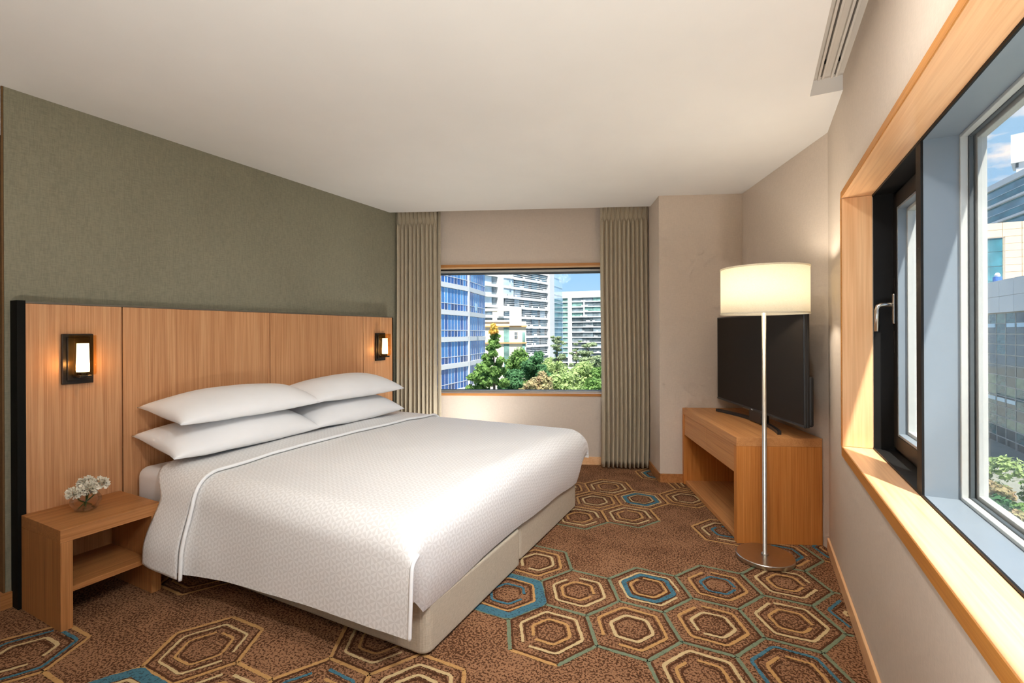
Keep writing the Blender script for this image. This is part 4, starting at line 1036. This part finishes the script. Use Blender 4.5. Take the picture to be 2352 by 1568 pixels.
# trees
LM = {'a': leafmat('leaf_mid', (0.098, 0.204, 0.050, 1), (0.235, 0.384, 0.112, 1)), 'b': leafmat('leaf_light', (0.235, 0.360, 0.125, 1), (0.435, 0.528, 0.225, 1)), 'd': leafmat('leaf_dark', (0.048, 0.132, 0.056, 1), (0.110, 0.252, 0.100, 1)),
      'p': leafmat('pine_needles', (0.210, 0.300, 0.163, 1), (0.385, 0.444, 0.263, 1)), 'y': leafmat('leaf_yellow', (0.823, 0.432, 0.100, 1), (0.573, 0.504, 0.125, 1)), 'r': leafmat('leaf_russet', (0.385, 0.264, 0.150, 1), (0.410, 0.408, 0.200, 1))}
def tree(label, x, y, ztop, rad, h, key, seed, kind='round', extra=None, n=2600):
    q = random.Random(seed); t = thing('tree', label, 'tree', (x, y, GZ), 0, 'trees outside the windows')
    H = ztop - GZ
    MB().tube([(0, 0, 0), (0.1, 0.05, H*0.5), (-0.05, 0.1, H-0.3*h)], [0.30, 0.22, 0.05], 8).build('trunk', E['bark'], t, smooth=True)
    blobs = []
    if kind == 'round':
        for k in range(26):
            a = q.uniform(0, 6.28); r = rad*0.72*math.sqrt(q.random()); z = q.uniform(0, 1)
            blobs.append((r*math.cos(a)*(0.55+0.6*math.sin(math.pi*min(1, z+0.1))), r*math.sin(a), H-h+h*z*0.86, rad*q.uniform(0.22, 0.42)))
    elif kind == 'cone':
        for k in range(60):
            z = (k+0.5)/60; r = rad*(1-z)**0.55; a = q.uniform(0, 6.28); d = r*q.uniform(0.1, 0.8)
            blobs.append((d*math.cos(a), d*math.sin(a), H-h+h*z*0.98, max(0.20, rad*q.uniform(0.18, 0.34)*(1-0.6*z))))
    else:
        for k in range(22):
            z = q.uniform(0.05, 1); a = q.uniform(0, 6.28); d = rad*q.uniform(0.15, 0.95)*(1.15-0.6*z)
            blobs.append((d*math.cos(a), d*math.sin(a), H-h+h*z, rad*q.uniform(0.20, 0.34)))
    mb = MB(); tot = sum(b[3]**2 for b in blobs)
    for (bx_, by_, bz_, br) in blobs:
        for _ in range(int(1.7*n*br*br/tot)+8):
            d = Vector((q.gauss(0,1), q.gauss(0,1), q.gauss(0,1))).normalized()
            fl = 0.42 if kind == 'pine' else 0.8
            p = Vector((bx_, by_, bz_)) + Vector((d.x, d.y, d.z*fl))*br*(0.55+0.5*q.random())
            sz = q.uniform(0.09, 0.19)*(0.9 if kind != 'pine' else 0.8)*(1+rad*0.12)
            u = Vector((q.gauss(0,1), q.gauss(0,1), q.gauss(0,0.6))).normalized(); w = u.cross(d).normalized() if abs(u.dot(d)) < 0.95 else Vector((0,0,1))
            b = len(mb.v)
            mb.v += [tuple(p-u*sz), tuple(p-w*sz*0.55), tuple(p+u*sz), tuple(p+w*sz*0.55)]
            mb.face((b, b+1, b+2, b+3), 1 if (extra and bz_ > H-0.16*h) else 0)
    f = mb.build('foliage', [LM[key], LM[extra]] if extra else LM[key], t); f['kind'] = 'stuff'
    if kind == 'pine':
        for k in range(5):
            bl = blobs[k*4]; MB().tube([(0, 0, bl[2]-0.7), (bl[0], bl[1], bl[2]-0.1)], [0.09, 0.03], 5).build('branch', E['bark'], t)
    return t
tree('tall leafy tree with yellow crown tip beside the blue block', -20.6, 36.8, 2.15, 1.45, 5.4, 'a', 1, 'cone', 'y', 4600)
tree('mid green tree before the cream building', -24.3, 49.3, 0.0, 1.9, 5.0, 'a', 2)
tree('rounded dark green tree in the middle of the window view', -20.4, 45.7, -0.4, 1.65, 4.2, 'd', 3)
tree('dark low tree at the bottom left of the window view', -20.6, 40.2, -2.0, 1.9, 4.0, 'd', 4)
tree('slender pine standing before the tower wing', -22.2, 56.0, 0.95, 1.3, 3.6, 'p', 5, 'pine')
tree('broad pale pine near the right curtain', -18.6, 57.8, -0.1, 2.0, 5.6, 'p', 6, 'pine', None, 3200)
tree('thin pale pine left of the broad one', -21.4, 60.9, 0.25, 1.1, 4.4, 'p', 7, 'pine', None, 1600)
tree('light green tree between the dark one and the pines', -19.4, 48.5, -1.6, 1.9, 4.0, 'b', 8)
tree('brownish young tree low in the window view', -16.3, 36.6, -1.9, 1.7, 2.8, 'r', 9)
tree('light green bush-crowned tree at the lower right of the view', -15.0, 39.4, -2.0, 2.0, 3.2, 'b', 10)
tree('green tree at the right edge of the window view', -14.6, 48.5, -2.1, 1.6, 3.6, 'a', 11)
tree('bushy green tree low behind the left curtain edge', -22.6, 38.0, -1.2, 1.7, 4.4, 'a', 16)
tree('pale shrub-like tree below the grid block', 13.3, 40.4, -6.3, 2.3, 6.5, 'b', 12, n=3400)
tree('green tree at the edge of the side window', 15.2, 38.6, -6.0, 2.2, 6.5, 'a', 13, n=3000)
tree('dark low tree nearest below the side window', 11.4, 35.4, -7.4, 1.6, 4.6, 'd', 14)
tree('russet leaved small tree below the side window', 12.2, 37.0, -6.9, 1.2, 3.6, 'r', 15, n=1500)
tree('pale green tree filling the gap below the pines', -17.2, 52.0, -1.9, 2.2, 4.4, 'b', 21)
tree('green tree far behind below the distant block', -22.0, 72.0, -2.2, 2.8, 6.0, 'p', 22, n=3000)
tree('leafy tree at the lower right corner of the back window', -12.9, 41.5, -2.5, 1.9, 3.6, 'a', 23)
tree('yellow green tree far behind the mid green one', -30.0, 74.0, -2.4, 3.0, 6.0, 'b', 24, n=3000)
